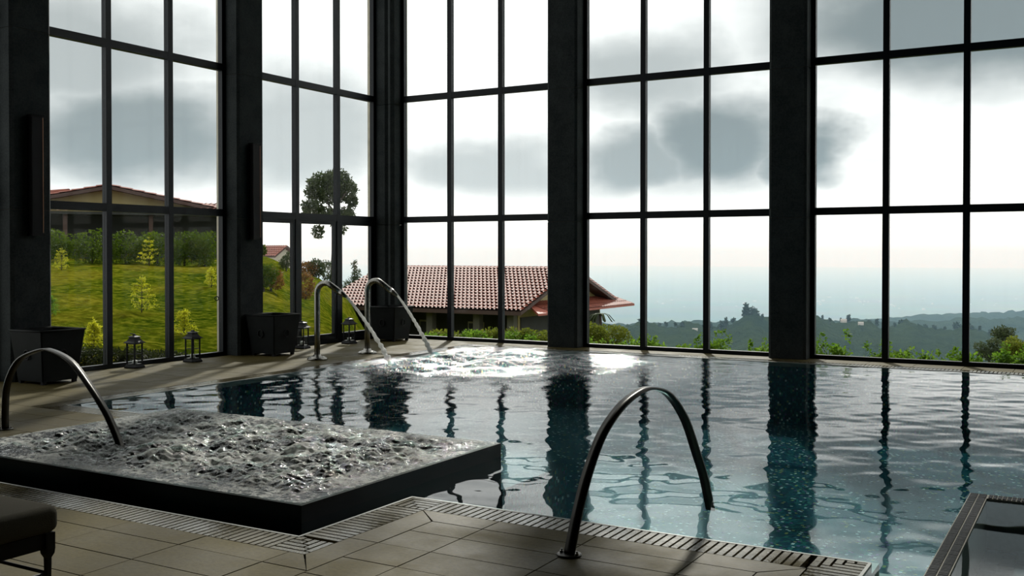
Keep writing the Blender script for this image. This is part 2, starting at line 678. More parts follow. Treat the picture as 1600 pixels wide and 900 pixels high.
leaf_mat('leaf_hedge', (0.018, 0.042, 0.003), (0.105, 0.160, 0.010))
leaf_mat('leaf_bright', (0.06, 0.15, 0.012), (0.22, 0.36, 0.035), 0.55)
leaf_mat('leaf_young', (0.26, 0.29, 0.010), (0.62, 0.60, 0.035), 0.55)
leaf_mat('leaf_dark', (0.012, 0.022, 0.006), (0.05, 0.06, 0.016), 0.3)
leaf_mat('leaf_tree', (0.030, 0.045, 0.022), (0.090, 0.115, 0.050), 0.35)
leaf_mat('leaf_rust', (0.10, 0.06, 0.015), (0.30, 0.15, 0.04), 0.45)
leaf_mat('leaf_far', (0.010, 0.020, 0.008), (0.03, 0.05, 0.02), 0.2)
leaf_mat('leaf_clip', (0.06, 0.09, 0.010), (0.24, 0.27, 0.03), 0.45)

m = Mat('lawn')
geo = m.n('ShaderNodeNewGeometry')
a = m.noise(0.35, 5, 0.6, vec=geo.outputs['Position'])
b = m.noise(5.0, 6, 0.7, vec=geo.outputs['Position'])
c = m.ramp(a.outputs['Fac'], [(0.38, (0.020, 0.062, 0.003)), (0.5, (0.095, 0.125, 0.006)), (0.62, (0.24, 0.20, 0.018))])
c = m.mixc(0.55, c, m.ramp(b.outputs['Fac'], [(0.38, (0.010, 0.020, 0.001)), (0.5, (0.090, 0.118, 0.005)), (0.62, (0.30, 0.29, 0.025))]))
m.pbr(c, 0.95, 0, m.bump(b.outputs['Fac'], 1.0, 0.35), 0.0)
m.done('lawn')

m = Mat('far_forest')
geo = m.n('ShaderNodeNewGeometry')
a = m.noise(0.02, 6, 0.65, vec=geo.outputs['Position'])
b = m.noise(0.15, 5, 0.7, vec=geo.outputs['Position'])
c = m.ramp(a.outputs['Fac'], [(0.35, (0.010, 0.020, 0.008)), (0.6, (0.028, 0.042, 0.016)), (0.75, (0.06, 0.075, 0.03))])
c = m.mixc(0.5, c, m.ramp(b.outputs['Fac'], [(0.35, (0.006, 0.012, 0.006)), (0.7, (0.04, 0.055, 0.02))]))
m.pbr(c, 1.0, 0, m.bump(b.outputs['Fac'], 1.0, 4.0), 0.0)
m.done('far_forest')

m = Mat('far_plain')
geo = m.n('ShaderNodeNewGeometry')
a = m.noise(0.0016, 7, 0.65, vec=geo.outputs['Position'])
v = m.n('ShaderNodeTexVoronoi')
v.inputs['Scale'].default_value = 0.006
m.l(geo.outputs['Position'], v.inputs['Vector'])
c = m.ramp(a.outputs['Fac'], [(0.35, (0.012, 0.025, 0.012)), (0.55, (0.045, 0.07, 0.03)), (0.7, (0.14, 0.16, 0.07))])
c = m.mixc(0.3, c, m.mixc(0.8, v.outputs['Color'], (0.06, 0.08, 0.03)))
m.pbr(c, 1.0, 0, None, 0.0)
m.done('far_plain')

M = MATS
# ------------------------------------------------------------------ plan of the hall (metres, camera over the origin)
XA, YB = -11.33, 14.94            # glass planes of the left and far walls
PANE, BAY, COLW = 1.0277, 3.6186, 0.5355
Z1, Z2, Z3, Z4, Z5 = 2.11, 4.257, 6.404, 8.55, 10.70
CEIL = 10.9  # unseen ceiling and top pane row, raised so sun reaches the near deck
XR, YK = 6.90, -5.0               # right wall and wall behind the camera
A_START = 11.05 - 3 * PANE - COLW - 3 * PANE - COLW - 3 * PANE   # first bay (out of frame, left)
A_BAYS = [8.997 - PANE - BAY, 8.997 - PANE, 8.997 - PANE + BAY]
B_BAYS = [-9.8686 - PANE + k * BAY for k in range(5)]

UNIT = MB().box(-.5, .5, -.5, .5, -.5, .5).mesh('unit_block')
_unit_cache = {}


def block(name, mat, parent, x0, x1, y0, y1, z0, z1):
    key = mat.name
    if key not in _unit_cache:
        me = UNIT.copy()
        me.name = 'block_' + key
        me.materials.append(mat)
        _unit_cache[key] = me
    o = bpy.data.objects.new(name, _unit_cache[key])
    o.location = ((x0 + x1) / 2, (y0 + y1) / 2, (z0 + z1) / 2)
    o.scale = (x1 - x0, y1 - y0, z1 - z0)
    COL.objects.link(o)
    if parent is not None:
        o.parent = parent
    return o


# ------------------------------------------------------------------ shell: floor slabs, ceiling, solid walls
floor = empty('floor')
floor['kind'] = 'structure'
floor['label'] = 'pale stone tiled deck around the indoor pool'
SLAB = -0.022
sl = MB()
for (x0, x1, y0, y1) in [(-11.6, -3.45, YK, 3.9), (-3.45, -1.22, YK, 4.93), (-11.6, -7.30, 3.9, 6.35),
                         (-11.6, -9.15, 6.35, 14.42), (-11.6, XR + .2, 14.42, 15.2), (-1.22, XR + .2, YK, 1.45)]:
    sl.box(x0, x1, y0, y1, -1.6, SLAB)
sl.build('slab', M['joint'], floor)


def tiles(x_edges, y_edges, gap=0.0035):
    for i in range(len(x_edges) - 1):
        for j in range(len(y_edges) - 1):
            block('tile', M['deck_stone'], floor, x_edges[i] + gap, x_edges[i + 1] - gap,
                  y_edges[j] + gap, y_edges[j + 1] - gap, SLAB, 0.0 + random.uniform(-.0012, .0008))


def frange(a, b, s):
    n = max(1, round((b - a) / s))
    return [a + (b - a) * k / n for k in range(n + 1)]


def prism_tile(pts):
    k = MB()
    n = len(pts)
    k.loft([[(x, y, SLAB) for x, y in pts], [(x, y, 0.0) for x, y in pts]], True, False)
    return k.build('tile', M['deck_stone'], floor)


G = 0.004
# peninsula deck: mitred border course, then 0.6 x 0.28 tiles
for a, b in [(-2.93, -2.33), (-2.33, -1.73)]:
    tiles([a, b], [4.745, 4.93])
prism_tile([(-3.45 + G, 4.93 - G), (-3.26 + G, 4.745 + G), (-2.93 - G, 4.745 + G), (-2.93 - G, 4.93 - G)])
prism_tile([(-1.73 + G, 4.93 - G), (-1.73 + G, 4.745 + G), (-1.41 - G, 4.745 + G), (-1.22 - G, 4.93 - G)])
prism_tile([(-3.45 + G, 4.93 - 3 * G), (-3.45 + G, 4.25 + G), (-3.26 - G, 4.25 + G), (-3.26 - G, 4.745 - G)])
prism_tile([(-3.45 + G, 4.25 - G), (-3.45 + G, 3.9 + G), (-3.26 - G, 3.70 + G), (-3.26 - G, 4.25 - G)])
prism_tile([(-1.22 - G, 4.93 - 3 * G), (-1.41 + G, 4.745 - G), (-1.41 + G, 4.25 + G), (-1.22 - G, 4.25 + G)])
for yy in frange(1.97, 4.25, 0.57)[:-1]:
    tiles([-1.41, -1.22], [yy, yy + 0.57])
ROWS = [1.97 + 0.285 * k for k in range(9)] + [4.53, 4.745]
tiles([-3.26, -2.93, -2.33, -1.73, -1.41], ROWS)
# front left deck
for a, b in zip([-7.30, -6.53, -5.93, -5.33, -4.72, -4.13, -3.55][:-1], [-6.53, -5.93, -5.33, -4.72, -4.13, -3.55]):
    tiles([a, b], [3.705, 3.9])
prism_tile([(-3.55 + G, 3.9 - G), (-3.55 + G, 3.705 + G), (-3.26 - 3 * G, 3.705 + G), (-3.45 - G, 3.9 - G)])
tiles([-7.73, -7.30, -6.53, -5.93, -5.33, -4.72, -4.13, -3.55, -3.26], [1.97 + 0.288 * k for k in range(6)] + [3.705])
# left deck and the strips along both glass walls
tiles(frange(-11.23, -7.30, .6), frange(3.9, 6.35, .3))
tiles([-11.23, -10.95] + frange(-10.75, -9.15, .54), frange(6.35, 14.42, .6))
tiles(frange(-11.23, -0.4, .6) + [0.2, 0.8, 1.4, 2.0], [14.42, 14.63, 14.86])

tiles([-11.23, -10.2, -9.2, -8.2, -7.2, -6.2, -5.2, -4.2, -3.2, -2.2, -1.22, -.2, .8, 1.8, 2.8, 3.8, 4.8, 5.8, 6.85], [-1.0, 0.0, 1.0, 1.45])
ceiling = MB().box(-11.75, XR + .3, YK - .2, 15.35, CEIL, CEIL + .3).build('ceiling', M['ceiling_wood'])
tag(ceiling, 'dark timber ceiling high above the pool hall', kind='structure')
wb = MB().box(-11.75, XR + .3, YK - .25, YK, -1.6, CEIL).build('wall_back', M['dark_plaster'])
tag(wb, 'dark plaster wall behind the camera', kind='structure')
wr = MB().box(XR, XR + .25, YK, 15.2, -1.6, CEIL).build('wall_right', M['dark_plaster'])
tag(wr, 'dark plaster side wall right of the pool', kind='structure')
wl = MB().box(-11.6, -11.1, YK, A_BAYS[0] - COLW, -1.6, CEIL).build('wall_left', M['dark_plaster'])
tag(wl, 'dark solid stretch of wall left of the glazing', kind='structure')


# ------------------------------------------------------------------ concrete columns
def column_profile(w, din, dout):
    """plan of a column with chamfered inner arrises, local x along wall, local y outward"""
    c = 0.035
    return [(0, dout), (0, -din + c), (c, -din), (w - c, -din), (w, -din + c), (w, dout)]


def make_column(origin, wall, label, joint_z=(2.02, 4.15, 6.3, 8.45)):
    o = empty('concrete_column', origin)
    prof = column_profile(COLW, 0.30, 0.13)
    if wall == 'B':
        pts = [(x, y) for x, y in prof]
    else:
        pts = [(-y, x) for x, y in prof]
    zs = [-0.02] + list(joint_z) + [CEIL]
    for a, b in zip(zs[:-1], zs[1:]):
        k = MB()
        k.loft([[(x, y, a + .004) for x, y in pts], [(x, y, b - .004) for x, y in pts]], True, False)
        k.build('concrete_lift', M['concrete'], o)
    k = MB()
    ins = 0.012
    cx = sum(p[0] for p in pts) / len(pts)
    cyy = sum(p[1] for p in pts) / len(pts)
    p2 = [(cx + (x - cx) * .96, cyy + (y - cyy) * .96) for x, y in pts]
    k.loft([[(x, y, 0) for x, y in p2], [(x, y, CEIL - .01) for x, y in p2]], True, False)
    k.build('column_core', M['joint'], o)
    for t0, t1 in ((-.010, 0.0), (COLW, COLW + .010)):  # added strips, coloured pale as if lit outside the glass
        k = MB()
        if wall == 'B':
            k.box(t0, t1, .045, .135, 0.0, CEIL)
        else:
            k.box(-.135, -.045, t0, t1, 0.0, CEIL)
        k.build('lit_reveal_strip', M['reveal_lit_tone'], o)
    tag(o, label, 'column', 'concrete columns of the glass walls')
    return o


# wall A: local y (outward) maps to -X
make_column((XA, A_BAYS[1] - COLW, 0), 'A', 'dark concrete column at the left edge behind the first planter')
make_column((XA, A_BAYS[2] - COLW, 0), 'A', 'concrete column between the two left window bays with a wall light')
make_column((XA, A_BAYS[0] - COLW, 0), 'A', 'concrete column outside the frame at the left wall end')
make_column((B_BAYS[1] - COLW, YB, 0), 'B', 'grey concrete column on the far wall in front of the red villa roof')
make_column((B_BAYS[2] - COLW, YB, 0), 'B', 'wide dark column on the far wall right of the arched handrail')
make_column((B_BAYS[3] - COLW, YB, 0), 'B', 'far wall column just beyond the right picture edge')
make_column((B_BAYS[4] - COLW, YB, 0), 'B', 'far wall column well right of the picture')
make_column((B_BAYS[4] + 3 * PANE, YB, 0), 'B', 'far wall column in the right hall corner')
# corner column: two pilasters with a recessed arris between them
cc = empty('concrete_column', (XA, YB, 0))
ya = A_BAYS[2] + 3 * PANE - YB      # negative: where the left glazing stops
xb = B_BAYS[0] - XA
pts = [(-.13, ya), (0.10, ya), (0.24, ya), (0.30, ya + .05), (0.30, -0.25), (xb - .05, -.30), (xb, -.24), (xb, .13), (-.13, .13)]
zs = [-0.02, 2.02, 4.15, 6.3, 8.45, CEIL]
for a, b in zip(zs[:-1], zs[1:]):
    k = MB()
    k.loft([[(x, y, a + .004) for x, y in pts], [(x, y, b - .004) for x, y in pts]], True, False)
    k.build('concrete_lift', M['concrete'], cc)
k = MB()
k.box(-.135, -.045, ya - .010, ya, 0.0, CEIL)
k.build('lit_reveal_strip', M['reveal_lit_tone'], cc)
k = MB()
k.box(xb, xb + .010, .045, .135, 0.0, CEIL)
k.build('lit_reveal_strip', M['reveal_lit_tone'], cc)
tag(cc, 'corner concrete column behind the zinc planter where both glass walls meet', 'column', 'concrete columns of the glass walls')


# ------------------------------------------------------------------ window bays
def make_window(idx, wall, start, label, doors=False):
    w = empty('window_%d' % idx)
    w['kind'] = 'structure'
    w['label'] = label
    MW, MD, TH = 0.085, 0.085, 0.105

    def bl(name, mat, t0, t1, n0, n1, z0, z1):
        # t along the wall, n inward (into the room positive)
        if wall == 'B':
            return block(name, mat, w, t0, t1, YB - n1, YB - n0, z0, z1)
        return block(name, mat, w, XA + n0, XA + n1, t0, t1, z0, z1)
    end = start + 3 * PANE
    zr = [0.0, Z1, Z2, Z3, Z4, Z5]
    top = CEIL
    for t in (start + PANE, start + 2 * PANE):
        bl('mullion', M['frame_paint'], t - MW / 2, t + MW / 2, -MD / 2, MD / 2, 0.0, top)
    bl('jamb', M['frame_paint'], start, start + .065, -MD / 2, MD / 2, 0.0, top)
    bl('jamb', M['frame_paint'], end - .065, end, -MD / 2, MD / 2, 0.0, top)
    e = .002
    cols = [(start + .065, start + PANE - MW / 2), (start + PANE + MW / 2, start + 2 * PANE - MW / 2), (start + 2 * PANE + MW / 2, end - .065)]
    for (a, b) in cols:
        bl('sill', M['frame_paint'], a, b, -MD / 2, MD / 2, 0.0, 0.055)
        for z in (Z1, Z2, Z3, Z4):
            bl('transom', M['frame_paint'], a, b, -MD / 2 + e, MD / 2 - e, z - TH / 2, z + TH / 2)
        bl('head', M['frame_paint'], a, b, -MD / 2, MD / 2, Z5 - .02, top)
        for r in range(5):
            z0 = zr[r] + (TH / 2 if r else .055)
            z1 = zr[r + 1] - (TH / 2 if r < 4 else .02)
            a1, b1 = a, b
            if doors and r == 0:
                s = .062
                bl('door_stile', M['frame_paint'], a, a + s, -.03, .03, z0, z1)
                bl('door_stile', M['frame_paint'], b - s, b, -.03, .03, z0, z1)
                bl('door_rail', M['frame_paint'], a + s, b - s, -.03, .03, z0, z0 + .10)
                bl('door_rail', M['frame_paint'], a + s, b - s, -.03, .03, z1 - s, z1)
                a1, b1, z0, z1 = a + s, b - s, z0 + .10, z1 - s
            bl('pane', M['glass'], a1, b1, -.006, .006, z0, z1)
    # threshold kerb under the frame, inside and out
    bl('threshold', M['deck_stone'], start, end, -.13, -MD / 2, -.02, 0.01)
    return w


make_window(1, 'A', A_BAYS[0], 'tall black framed window bay beyond the left picture edge')
make_window(2, 'A', A_BAYS[1], 'tall black framed window bay looking onto the lawn and hedge')
make_window(3, 'A', A_BAYS[2], 'tall black framed window bay with glazed doors left of the corner', doors=True)
make_window(4, 'B', B_BAYS[0], 'tall black framed window bay in front of the red tiled villa')
make_window(5, 'B', B_BAYS[1], 'tall black framed window bay in the middle of the far wall')
make_window(6, 'B', B_BAYS[2], 'tall black framed window bay at the right over the hazy valley')
make_window(7, 'B', B_BAYS[3], 'tall black framed window bay beyond the right picture edge')
make_window(8, 'B', B_BAYS[4], 'tall black framed window bay far right of the picture')

# ------------------------------------------------------------------ pool basin
WL = -0.006                                  # water level
PB = -0.85                                   # pool floor
basin = empty('pool_basin')
tag(basin, 'turquoise glass mosaic lining of the swimming pool', kind='structure')
MB().box(-9.15, XR, 3.9, 14.42, PB - .2, PB).build('pool_floor', M['pool_mosaic'], basin)
MB().box(-0.98, XR, 1.45, 3.9, PB - .2, PB).build('pool_floor', M['pool_mosaic'], basin)
# mosaic side walls standing just in front of the slabs
k = MB()
k.box(-9.15, -8.905, 6.35, 14.42, PB, -.06)
k.box(-8.905, XR, 14.175, 14.42, PB, -.06)
k.box(-8.905, -7.30, 6.35, 6.595, PB, -.06)
k.box(-7.30, -3.45, 3.9, 4.135, PB, -.06)
k.box(-3.695, -3.45, 4.135, 4.93, PB, -.06)
k.box(-3.695, -1.22, 4.93, 5.165, PB, -.06)
k.box(-1.22, -0.975, 1.45, 5.165, PB, -.06)
k.build('pool_wall', M['pool_mosaic'], basin)
# smooth submerged ledge along the near edge
k = MB()
k.box(-3.70, -0.98, 5.165, 5.42, PB, -.07)
k.box(-3.70, -0.80, 5.42, 5.56, PB, -.16)
k.build('submerged_ledge', M['ledge_stone'], basin)

# ------------------------------------------------------------------ overflow grates
grate = empty('overflow_grate')
tag(grate, 'pale slatted stone overflow grate along the pool and whirlpool edge', 'grate')
k = MB()
for (x0, x1, y0, y1) in [(-9.15, -8.905, 6.35, 14.42), (-8.905, XR - .02, 14.175, 14.42), (-8.905, -7.30, 6.35, 6.595),
                         (-7.30, -3.45, 3.9, 4.135), (-3.695, -3.45, 4.135, 4.93), (-3.695, -1.22, 4.93, 5.165), (-1.22, -0.975, 1.5, 5.165)]:
    k.box(x0, x1, y0, y1, -.062, -.045)
k.build('channel', M['trench'], grate)
SW, SP = 0.0345, 0.0478
SZ0, SZ1 = -.030, -.001


def slat(x0, x1, y0, y1):
    return block('slat', M['grate_stone'], grate, x0, x1, y0, y1, SZ0, SZ1)


# front grate of the peninsula (slats run across, towards the water)
x = -3.45 + .006
while x + SW < -1.245:
    slat(x, x + SW, 4.934, 5.16)
    x += SP
# its outer corner, Ls of slats turning towards the right hand grate
n = 5
for i in range(n):
    o1 = -1.222 + SP * i
    t1 = 4.934 + SP * i
    slat(o1, o1 + SW, t1 + SW + .012, 5.16)
    slat(o1, -0.98, t1, t1 + SW)
# right hand grate running back towards the camera
y = 4.934 - SP
while y > 3.4:
    slat(-1.216, -0.98, y, y + SW)
    y -= SP
# inner corner beside the whirlpool: Ls nested the other way
for i in range(n):
    o1 = -3.695 + .004 + SP * i
    t1 = 5.16 - SW - SP * i
    slat(o1, o1 + SW, 4.934, t1 - .012) if t1 - .012 > 4.934 + .01 else None
    slat(o1, -3.452, t1, t1 + SW)
# side grate between the two corners
y = 4.934 - SP
while y > 4.15:
    slat(-3.69, -3.454, y, y + SW)
    y -= SP
# corner in front of the whirlpool
for i in range(n):
    o1 = -3.454 - SW - SP * i
    t1 = 3.904 + SP * i
    slat(o1, o1 + SW, t1 + SW + .012, 4.13)
    slat(-3.69, o1 + SW, t1, t1 + SW)
# long grate in front of the whirlpool
x = -3.70 - SW
while x > -7.10:
    slat(x, x + SW, 3.904, 4.13)
    x -= SP
# far grates: slats too small to pick apart
k = MB()
y = 6.36
while y < 14.15:
    k.box(-9.146, -8.912, y, y + SW, SZ0, SZ1)
    y += SP
x = -9.14
while x < 1.5:
    k.box(x, x + SW, 14.18, 14.416, SZ0, SZ1)
    x += SP
x = -8.88
while x < -7.16:
    k.box(x, x + SW, 6.354, 6.588, SZ0, SZ1)
    x += SP
fs = k.build('far_slats', M['grate_stone'], grate)
fs['kind'] = 'stuff'
# thin stone lip between grate and water
k = MB()
for (x0, x1, y0, y1) in [(-8.912, -8.892, 6.588, 14.188), (-8.892, XR - .02, 14.168, 14.188), (-8.892, -7.305, 6.580, 6.600),
                         (-7.30, -3.69, 4.127, 4.143), (-3.704, -3.688, 4.143, 5.16), (-3.704, -0.97, 5.156, 5.172), (-0.984, -0.968, 1.5, 5.156)]:
    k.box(x0, x1, y0, y1, -.06, 0.0005)
k.build('overflow_lip', M['ledge_stone'], grate)


# ------------------------------------------------------------------ water surfaces
def wave_field(X, Y, specs, seed):
    rng = np.random.default_rng(seed)
    Z = np.zeros_like(X)
    for lam, amp in specs:
        for _ in range(5):
            th = rng.uniform(0, 2 * math.pi)
            kx, ky = math.cos(th) * 2 * math.pi / lam, math.sin(th) * 2 * math.pi / lam
            Z += amp * np.sin(kx * X + ky * Y + rng.uniform(0, 6.28)) / 2.2
    return Z


def slope_specs(lams, slope):
    return [(l, slope * l / (2 * math.pi)) for l in lams]


xs = np.arange(-8.90, XR + .01, 0.034)
ys = np.arange(1.5, 14.18, 0.034)
GX, GY = np.meshgrid(xs, ys)
H = wave_field(GX, GY, slope_specs([1.4, .8, .55, .4, .3, .23, .18], 0.0082), 3)
rip = wave_field(GX, GY, slope_specs([.9, .6, .42, .3, .21, .15, .11], 0.105), 5)
r1 = np.hypot(GX + 7.8, (GY - 12.4) * 0.9)
act = 1.25 * np.exp(-(r1 / 2.0) ** 2) + 0.16 * np.exp(-(r1 / 4.2) ** 2)
# bubbling swell drifting from the whirlpool wall
r2 = np.hypot(np.maximum(np.abs(GX + 5.45) - 1.65, 0), np.maximum(np.abs(GY - 5.3) - 1.1, 0))
act = act + 0.10 * np.exp(-(r2 / 0.5) ** 2)
H = H + rip * act
# concentric rings where the two jets strike
for jx, jy in ((-8.42, 11.28), (-8.55, 12.5)):
    rr = np.hypot(GX - jx, GY - jy)
    H += 0.012 * np.cos(rr * 22) * np.exp(-rr * 1.6)
    H += 0.05 * np.exp(-(rr / .07) ** 2)
cxs = (GX[:-1, :-1] + GX[1:, 1:]) / 2
cys = (GY[:-1, :-1] + GY[1:, 1:]) / 2
mask = ((cxs < -7.30) & (cys > 6.6)) | ((cxs >= -7.30) & (cxs < -3.70) & (cys > 4.143)) | ((cxs >= -3.70) & (cxs < -.97) & (cys > 5.172)) | (cxs >= -.97)
mask &= ~((cxs > -7.25) & (cxs < -3.92) & (cys > 4.40) & (cys < 6.48))
mask &= ~((cxs > -0.68) & (cys < 6.93))
P = np.stack([GX, GY, WL + H], -1)
pw = link('pool_water', grid_mesh('pool_water', P, mask), M['pool_water'])
ca = pw.data.attributes.new('chop', 'FLOAT', 'POINT')
rc = np.hypot(GX + 7.5, (GY - 12.7))
chopv = np.exp(-(rc / 2.2) ** 2) + .16 * np.exp(-(rc / 4.5) ** 2)
ca.data.foreach_set('value', chopv.reshape(-1).astype(np.float32))
tag(pw, 'rippling turquoise pool water mirroring the window frames', 'water', kind='stuff')

# ------------------------------------------------------------------ raised whirlpool
SX0, SX1, SY0, SY1, SZ = -7.29, -3.873, 4.355, 6.54, 0.095
spa = empty('whirlpool_tub', (SX0, SY0, 0))
tag(spa, 'raised square black whirlpool tub full of bubbling water', 'whirlpool')
k = MB()
tw = 0.05


def lbox(k, x0, x1, y0, y1, z0, z1):
    k.box(x0 - SX0, x1 - SX0, y0 - SY0, y1 - SY0, z0, z1)


for nm, (x0, x1, y0, y1) in (('tub_wall', (SX0, SX1, SY0, SY0 + tw)), ('tub_wall', (SX0, SX1, SY1 - tw, SY1)),
                             ('tub_wall', (SX0, SX0 + tw, SY0 + tw, SY1 - tw)), ('tub_wall', (SX1 - tw, SX1, SY0 + tw, SY1 - tw))):
    k = MB()
    lbox(k, x0, x1, y0, y1, PB, SZ)
    k.build(nm, M['spa_black'], spa)
k = MB()
lbox(k, SX0 + tw, SX1 - tw, SY0 + tw, SY1 - tw, PB, -.45)
k.build('tub_floor', M['spa_black'], spa)
k = MB()
lbox(k, SX0 + 1.0, SX1 + .01, SY1, SY1 + 1.06, PB, -.25)
k.build('submerged_step', M['pool_mosaic'], spa)

xs = np.arange(SX0 + .012, SX1 - .008, 0.0105)
ys = np.arange(SY0 + .012, SY1 - .008, 0.0105)
SXg, SYg = np.meshgrid(xs, ys)
Hs = wave_field(SXg, SYg, [(.9, .004), (.55, .006), (.36, .0075), (.24, .0065), (.16, .0052), (.10, .0048), (.065, .0038), (.045, .0026)], 21)
rng = np.random.default_rng(4)
for _ in range(46):
    bx, by = rng.uniform(SX0 + .5, SX1 - .45), rng.uniform(SY0 + .35, SY1 - .35)
    s, hgt = rng.uniform(.05, .15), rng.uniform(.01, .035)
    Hs += hgt * np.exp(-((SXg - bx) ** 2 + (SYg - by) ** 2) / s ** 2)
bx, by = -5.55, 5.02
Hs += .055 * np.exp(-((SXg - bx) ** 2 + (SYg - by) ** 2) / .07 ** 2)
Hs = np.sign(Hs) * np.abs(Hs) ** 0.9 * .75
edge = np.minimum(np.minimum(SXg - SX0, SX1 - SXg), np.minimum(SYg - SY0, SY1 - SYg))
fade = np.clip(edge / .35, 0.10, 1)
sw = link('whirlpool_water', grid_mesh('whirlpool_water', np.stack([SXg, SYg, SZ + .006 + Hs * fade], -1)), M['spa_water'])
tag(sw, 'white foaming bubbling water brimming over the black whirlpool', 'water', kind='stuff')

# ------------------------------------------------------------------ second tub at the right edge
tub = empty('plunge_tub', (-0.72, 6.98, 0))
tag(tub, 'shallow tub with a mosaic rim at the lower right corner of the pool', 'tub')
k = MB()
k.box(0, 0.105, -5.4, 0, PB, 0.004)
k.box(0.105, 4.2, -.105, 0, PB, 0.004)
k.box(4.1, 4.2, -5.4, -.105, PB, 0.004)
k.build('rim', M['rim_grout'], tub)
k = MB()
k.box(0.105, 4.1, -5.4, -.105, PB, -.30)
k.build('tub_floor', M['tub_mosaic'], tub)
k = MB()
random.seed(3)
for c in range(2):
    x0 = .006 + c * .050
    y = -.008
    while y > -2.6:
        k.box(x0, x0 + .042, y - .0195, y, 0.0, .0075 + random.uniform(0, .001))
        y -= .0262
    yy = -.006 - c * .050
    x = .112
    while x < 2.2:
        k.box(x, x + .0195, yy - .042, yy, 0.0, .0075 + random.uniform(0, .001))
        x += .0262
rm = k.build('rim_mosaic', M['rim_mosaic'], tub)
rm['kind'] = 'stuff'
xs = np.arange(-.62, 3.45, .05)
ys = np.arange(1.6, 6.88, .05)
TX, TY = np.meshgrid(xs, ys)
Ht = wave_field(TX, TY, slope_specs([1.2, .8, .5, .35], 0.0022), 9)
tq = link('tub_water', grid_mesh('tub_water', np.stack([TX, TY, -.004 + Ht], -1)), M['still_water'])
tag(tq, 'still grey water in the tub at the lower right corner', 'water', kind='stuff')


# ------------------------------------------------------------------ arched handrails
def catmull(pts, n=6):
    out = []
    P = [pts[0]] + list(pts) + [pts[-1]]
    for i in range(1, len(P) - 2):
        a0, a1, a2, a3 = (np.array(P[i + q - 1], float) for q in range(4))
        for j in range(n):
            t = j / n
            out.append(.5 * ((2 * a1) + (a2 - a0) * t + (2 * a0 - 5 * a1 + 4 * a2 - a3) * t * t + (3 * a1 - a0 - 3 * a2 + a3) * t ** 3))
    out.append(np.array(pts[-1], float))
    return out


def arch_rail(name, p0, p1, prof, label, width):
    """flat bar bent to an arch; prof: distance along the run, height"""
    p0, p1 = Vector(p0), Vector(p1)
    d = (p1 - p0).normalized()
    side = Vector((d.y, -d.x, 0))
    o = empty(name, (p0.x, p0.y, 0))
    pts = [Vector((d.x * q[0], d.y * q[0], q[1])) for q in catmull(prof, 6)]
    k = MB()
    k.tube(pts, (width, 0.014), flat=side)
    k.build('bar', M['rail_steel'], o)
    k = MB()
    k.lathe([(.062, 0.0), (.062, .006), (.054, .008)], (0, 0, .0008), 24)
    pl = k.build('base_plate', M['rail_steel'], o)
    for s in (-1, 1):
        k = MB()
        c = side * (0.046 * s)
        k.lathe([(.010, .008), (.010, .016), (.006, .019), (.006, .024), (.003, .027)], (c.x, c.y, 0), 8, False)
        k.build('bolt', M['steel'], pl)
    tag(o, label, 'handrail')
    return o


arch_rail('arched_handrail', (-2.30, 4.55, 0), (-2.10, 6.06, 0),
          [(0, .008), (.035, .10), (.075, .20), (.165, .38), (.30, .56), (.49, .685), (.69, .745), (.84, .745), (1.02, .685), (1.21, .52), (1.36, .29), (1.45, .14), (1.52, -.02), (1.545, -.08)],
          'dark arched metal handrail bolted to the near deck, dipping into the pool', .058)
arch_rail('arched_handrail', (-8.13, 5.41, 0), (-6.24, 5.05, 0),
          [(0, .008), (.0, .18), (.05, .40), (.27, .61), (.63, .715), (.85, .73), (1.18, .665), (1.48, .50), (1.72, .33), (1.86, .19), (1.93, .10), (1.98, 0.0)],
          'dark arched metal handrail at the left, dipping into the bubbling whirlpool', .058)


# ------------------------------------------------------------------ water spouts and their jets
def spout(base, hz, nozzle, land, label, jlabel, seed):
    o = empty('water_spout', base)
    bx, by = base[0], base[1]
    nx, ny, nz = nozzle
    dx = math.hypot(nx - bx, ny - by)
    ux, uy = (nx - bx) / dx, (ny - by) / dx
    k = MB()
    k.lathe([(.140, 0), (.143, .012), (.135, .026), (.105, .040), (.06, .052), (.052, .075)], (0, 0, 0), 28)
    k.build('base_flange', M['steel'], o)
    r = .15
    path = [Vector((0, 0, .05)), Vector((0, 0, .4)), Vector((0, 0, hz - r * .9))]
    end_ang = R(118)
    for i in range(1, 13):
        a = end_ang * i / 12
        path.append(Vector((ux * r * (1 - math.cos(a)), uy * r * (1 - math.cos(a)), hz - r * .9 + r * math.sin(a))))
    last = path[-1]
    dirv = Vector((ux * math.sin(end_ang), uy * math.sin(end_ang), math.cos(end_ang)))
    tgt = Vector((nx - bx, ny - by, nz))
    path.append(last + (tgt - last) * .6)
    k = MB()
    k.tube(path, .041, 16)
    k.build('pipe', M['steel'], o)
    k = MB()
    st = last + (tgt - last) * .6
    k.tube([st, st + (tgt - st) * .4, tgt], [.041, .036, .022], 14)
    k.build('nozzle', M['steel'], o)
    tag(o, label, 'water spout')
    # jet: ballistic arc of a slightly twisting rope of water
    rng = random.Random(seed)
    k = MB()
    N = 44
    A = Vector(nozzle)
    L = Vector(land)
    for s in range(2):
        pts, rad = [], []
        for i in range(N + 1):
            t = i / N
            p = A.lerp(L, t)
            p.z += 0.10 * 4 * t * (1 - t) * .55
            w = .010 * t
            ph = 9 * t * math.pi + s * math.pi
            p += Vector((uy * w * math.cos(ph), ux * w * math.cos(ph), w * math.sin(ph)))
            pts.append(p)
            rad.append((.016 + .013 * t) * (1 + .45 * t * math.sin(i * 1.9 + s) + .3 * t * rng.uniform(-1, 1)))
        k.tube(pts, rad, 8)
    j = k.build('water_jet', M['jet_water'])
    tag(j, jlabel, 'water jet')


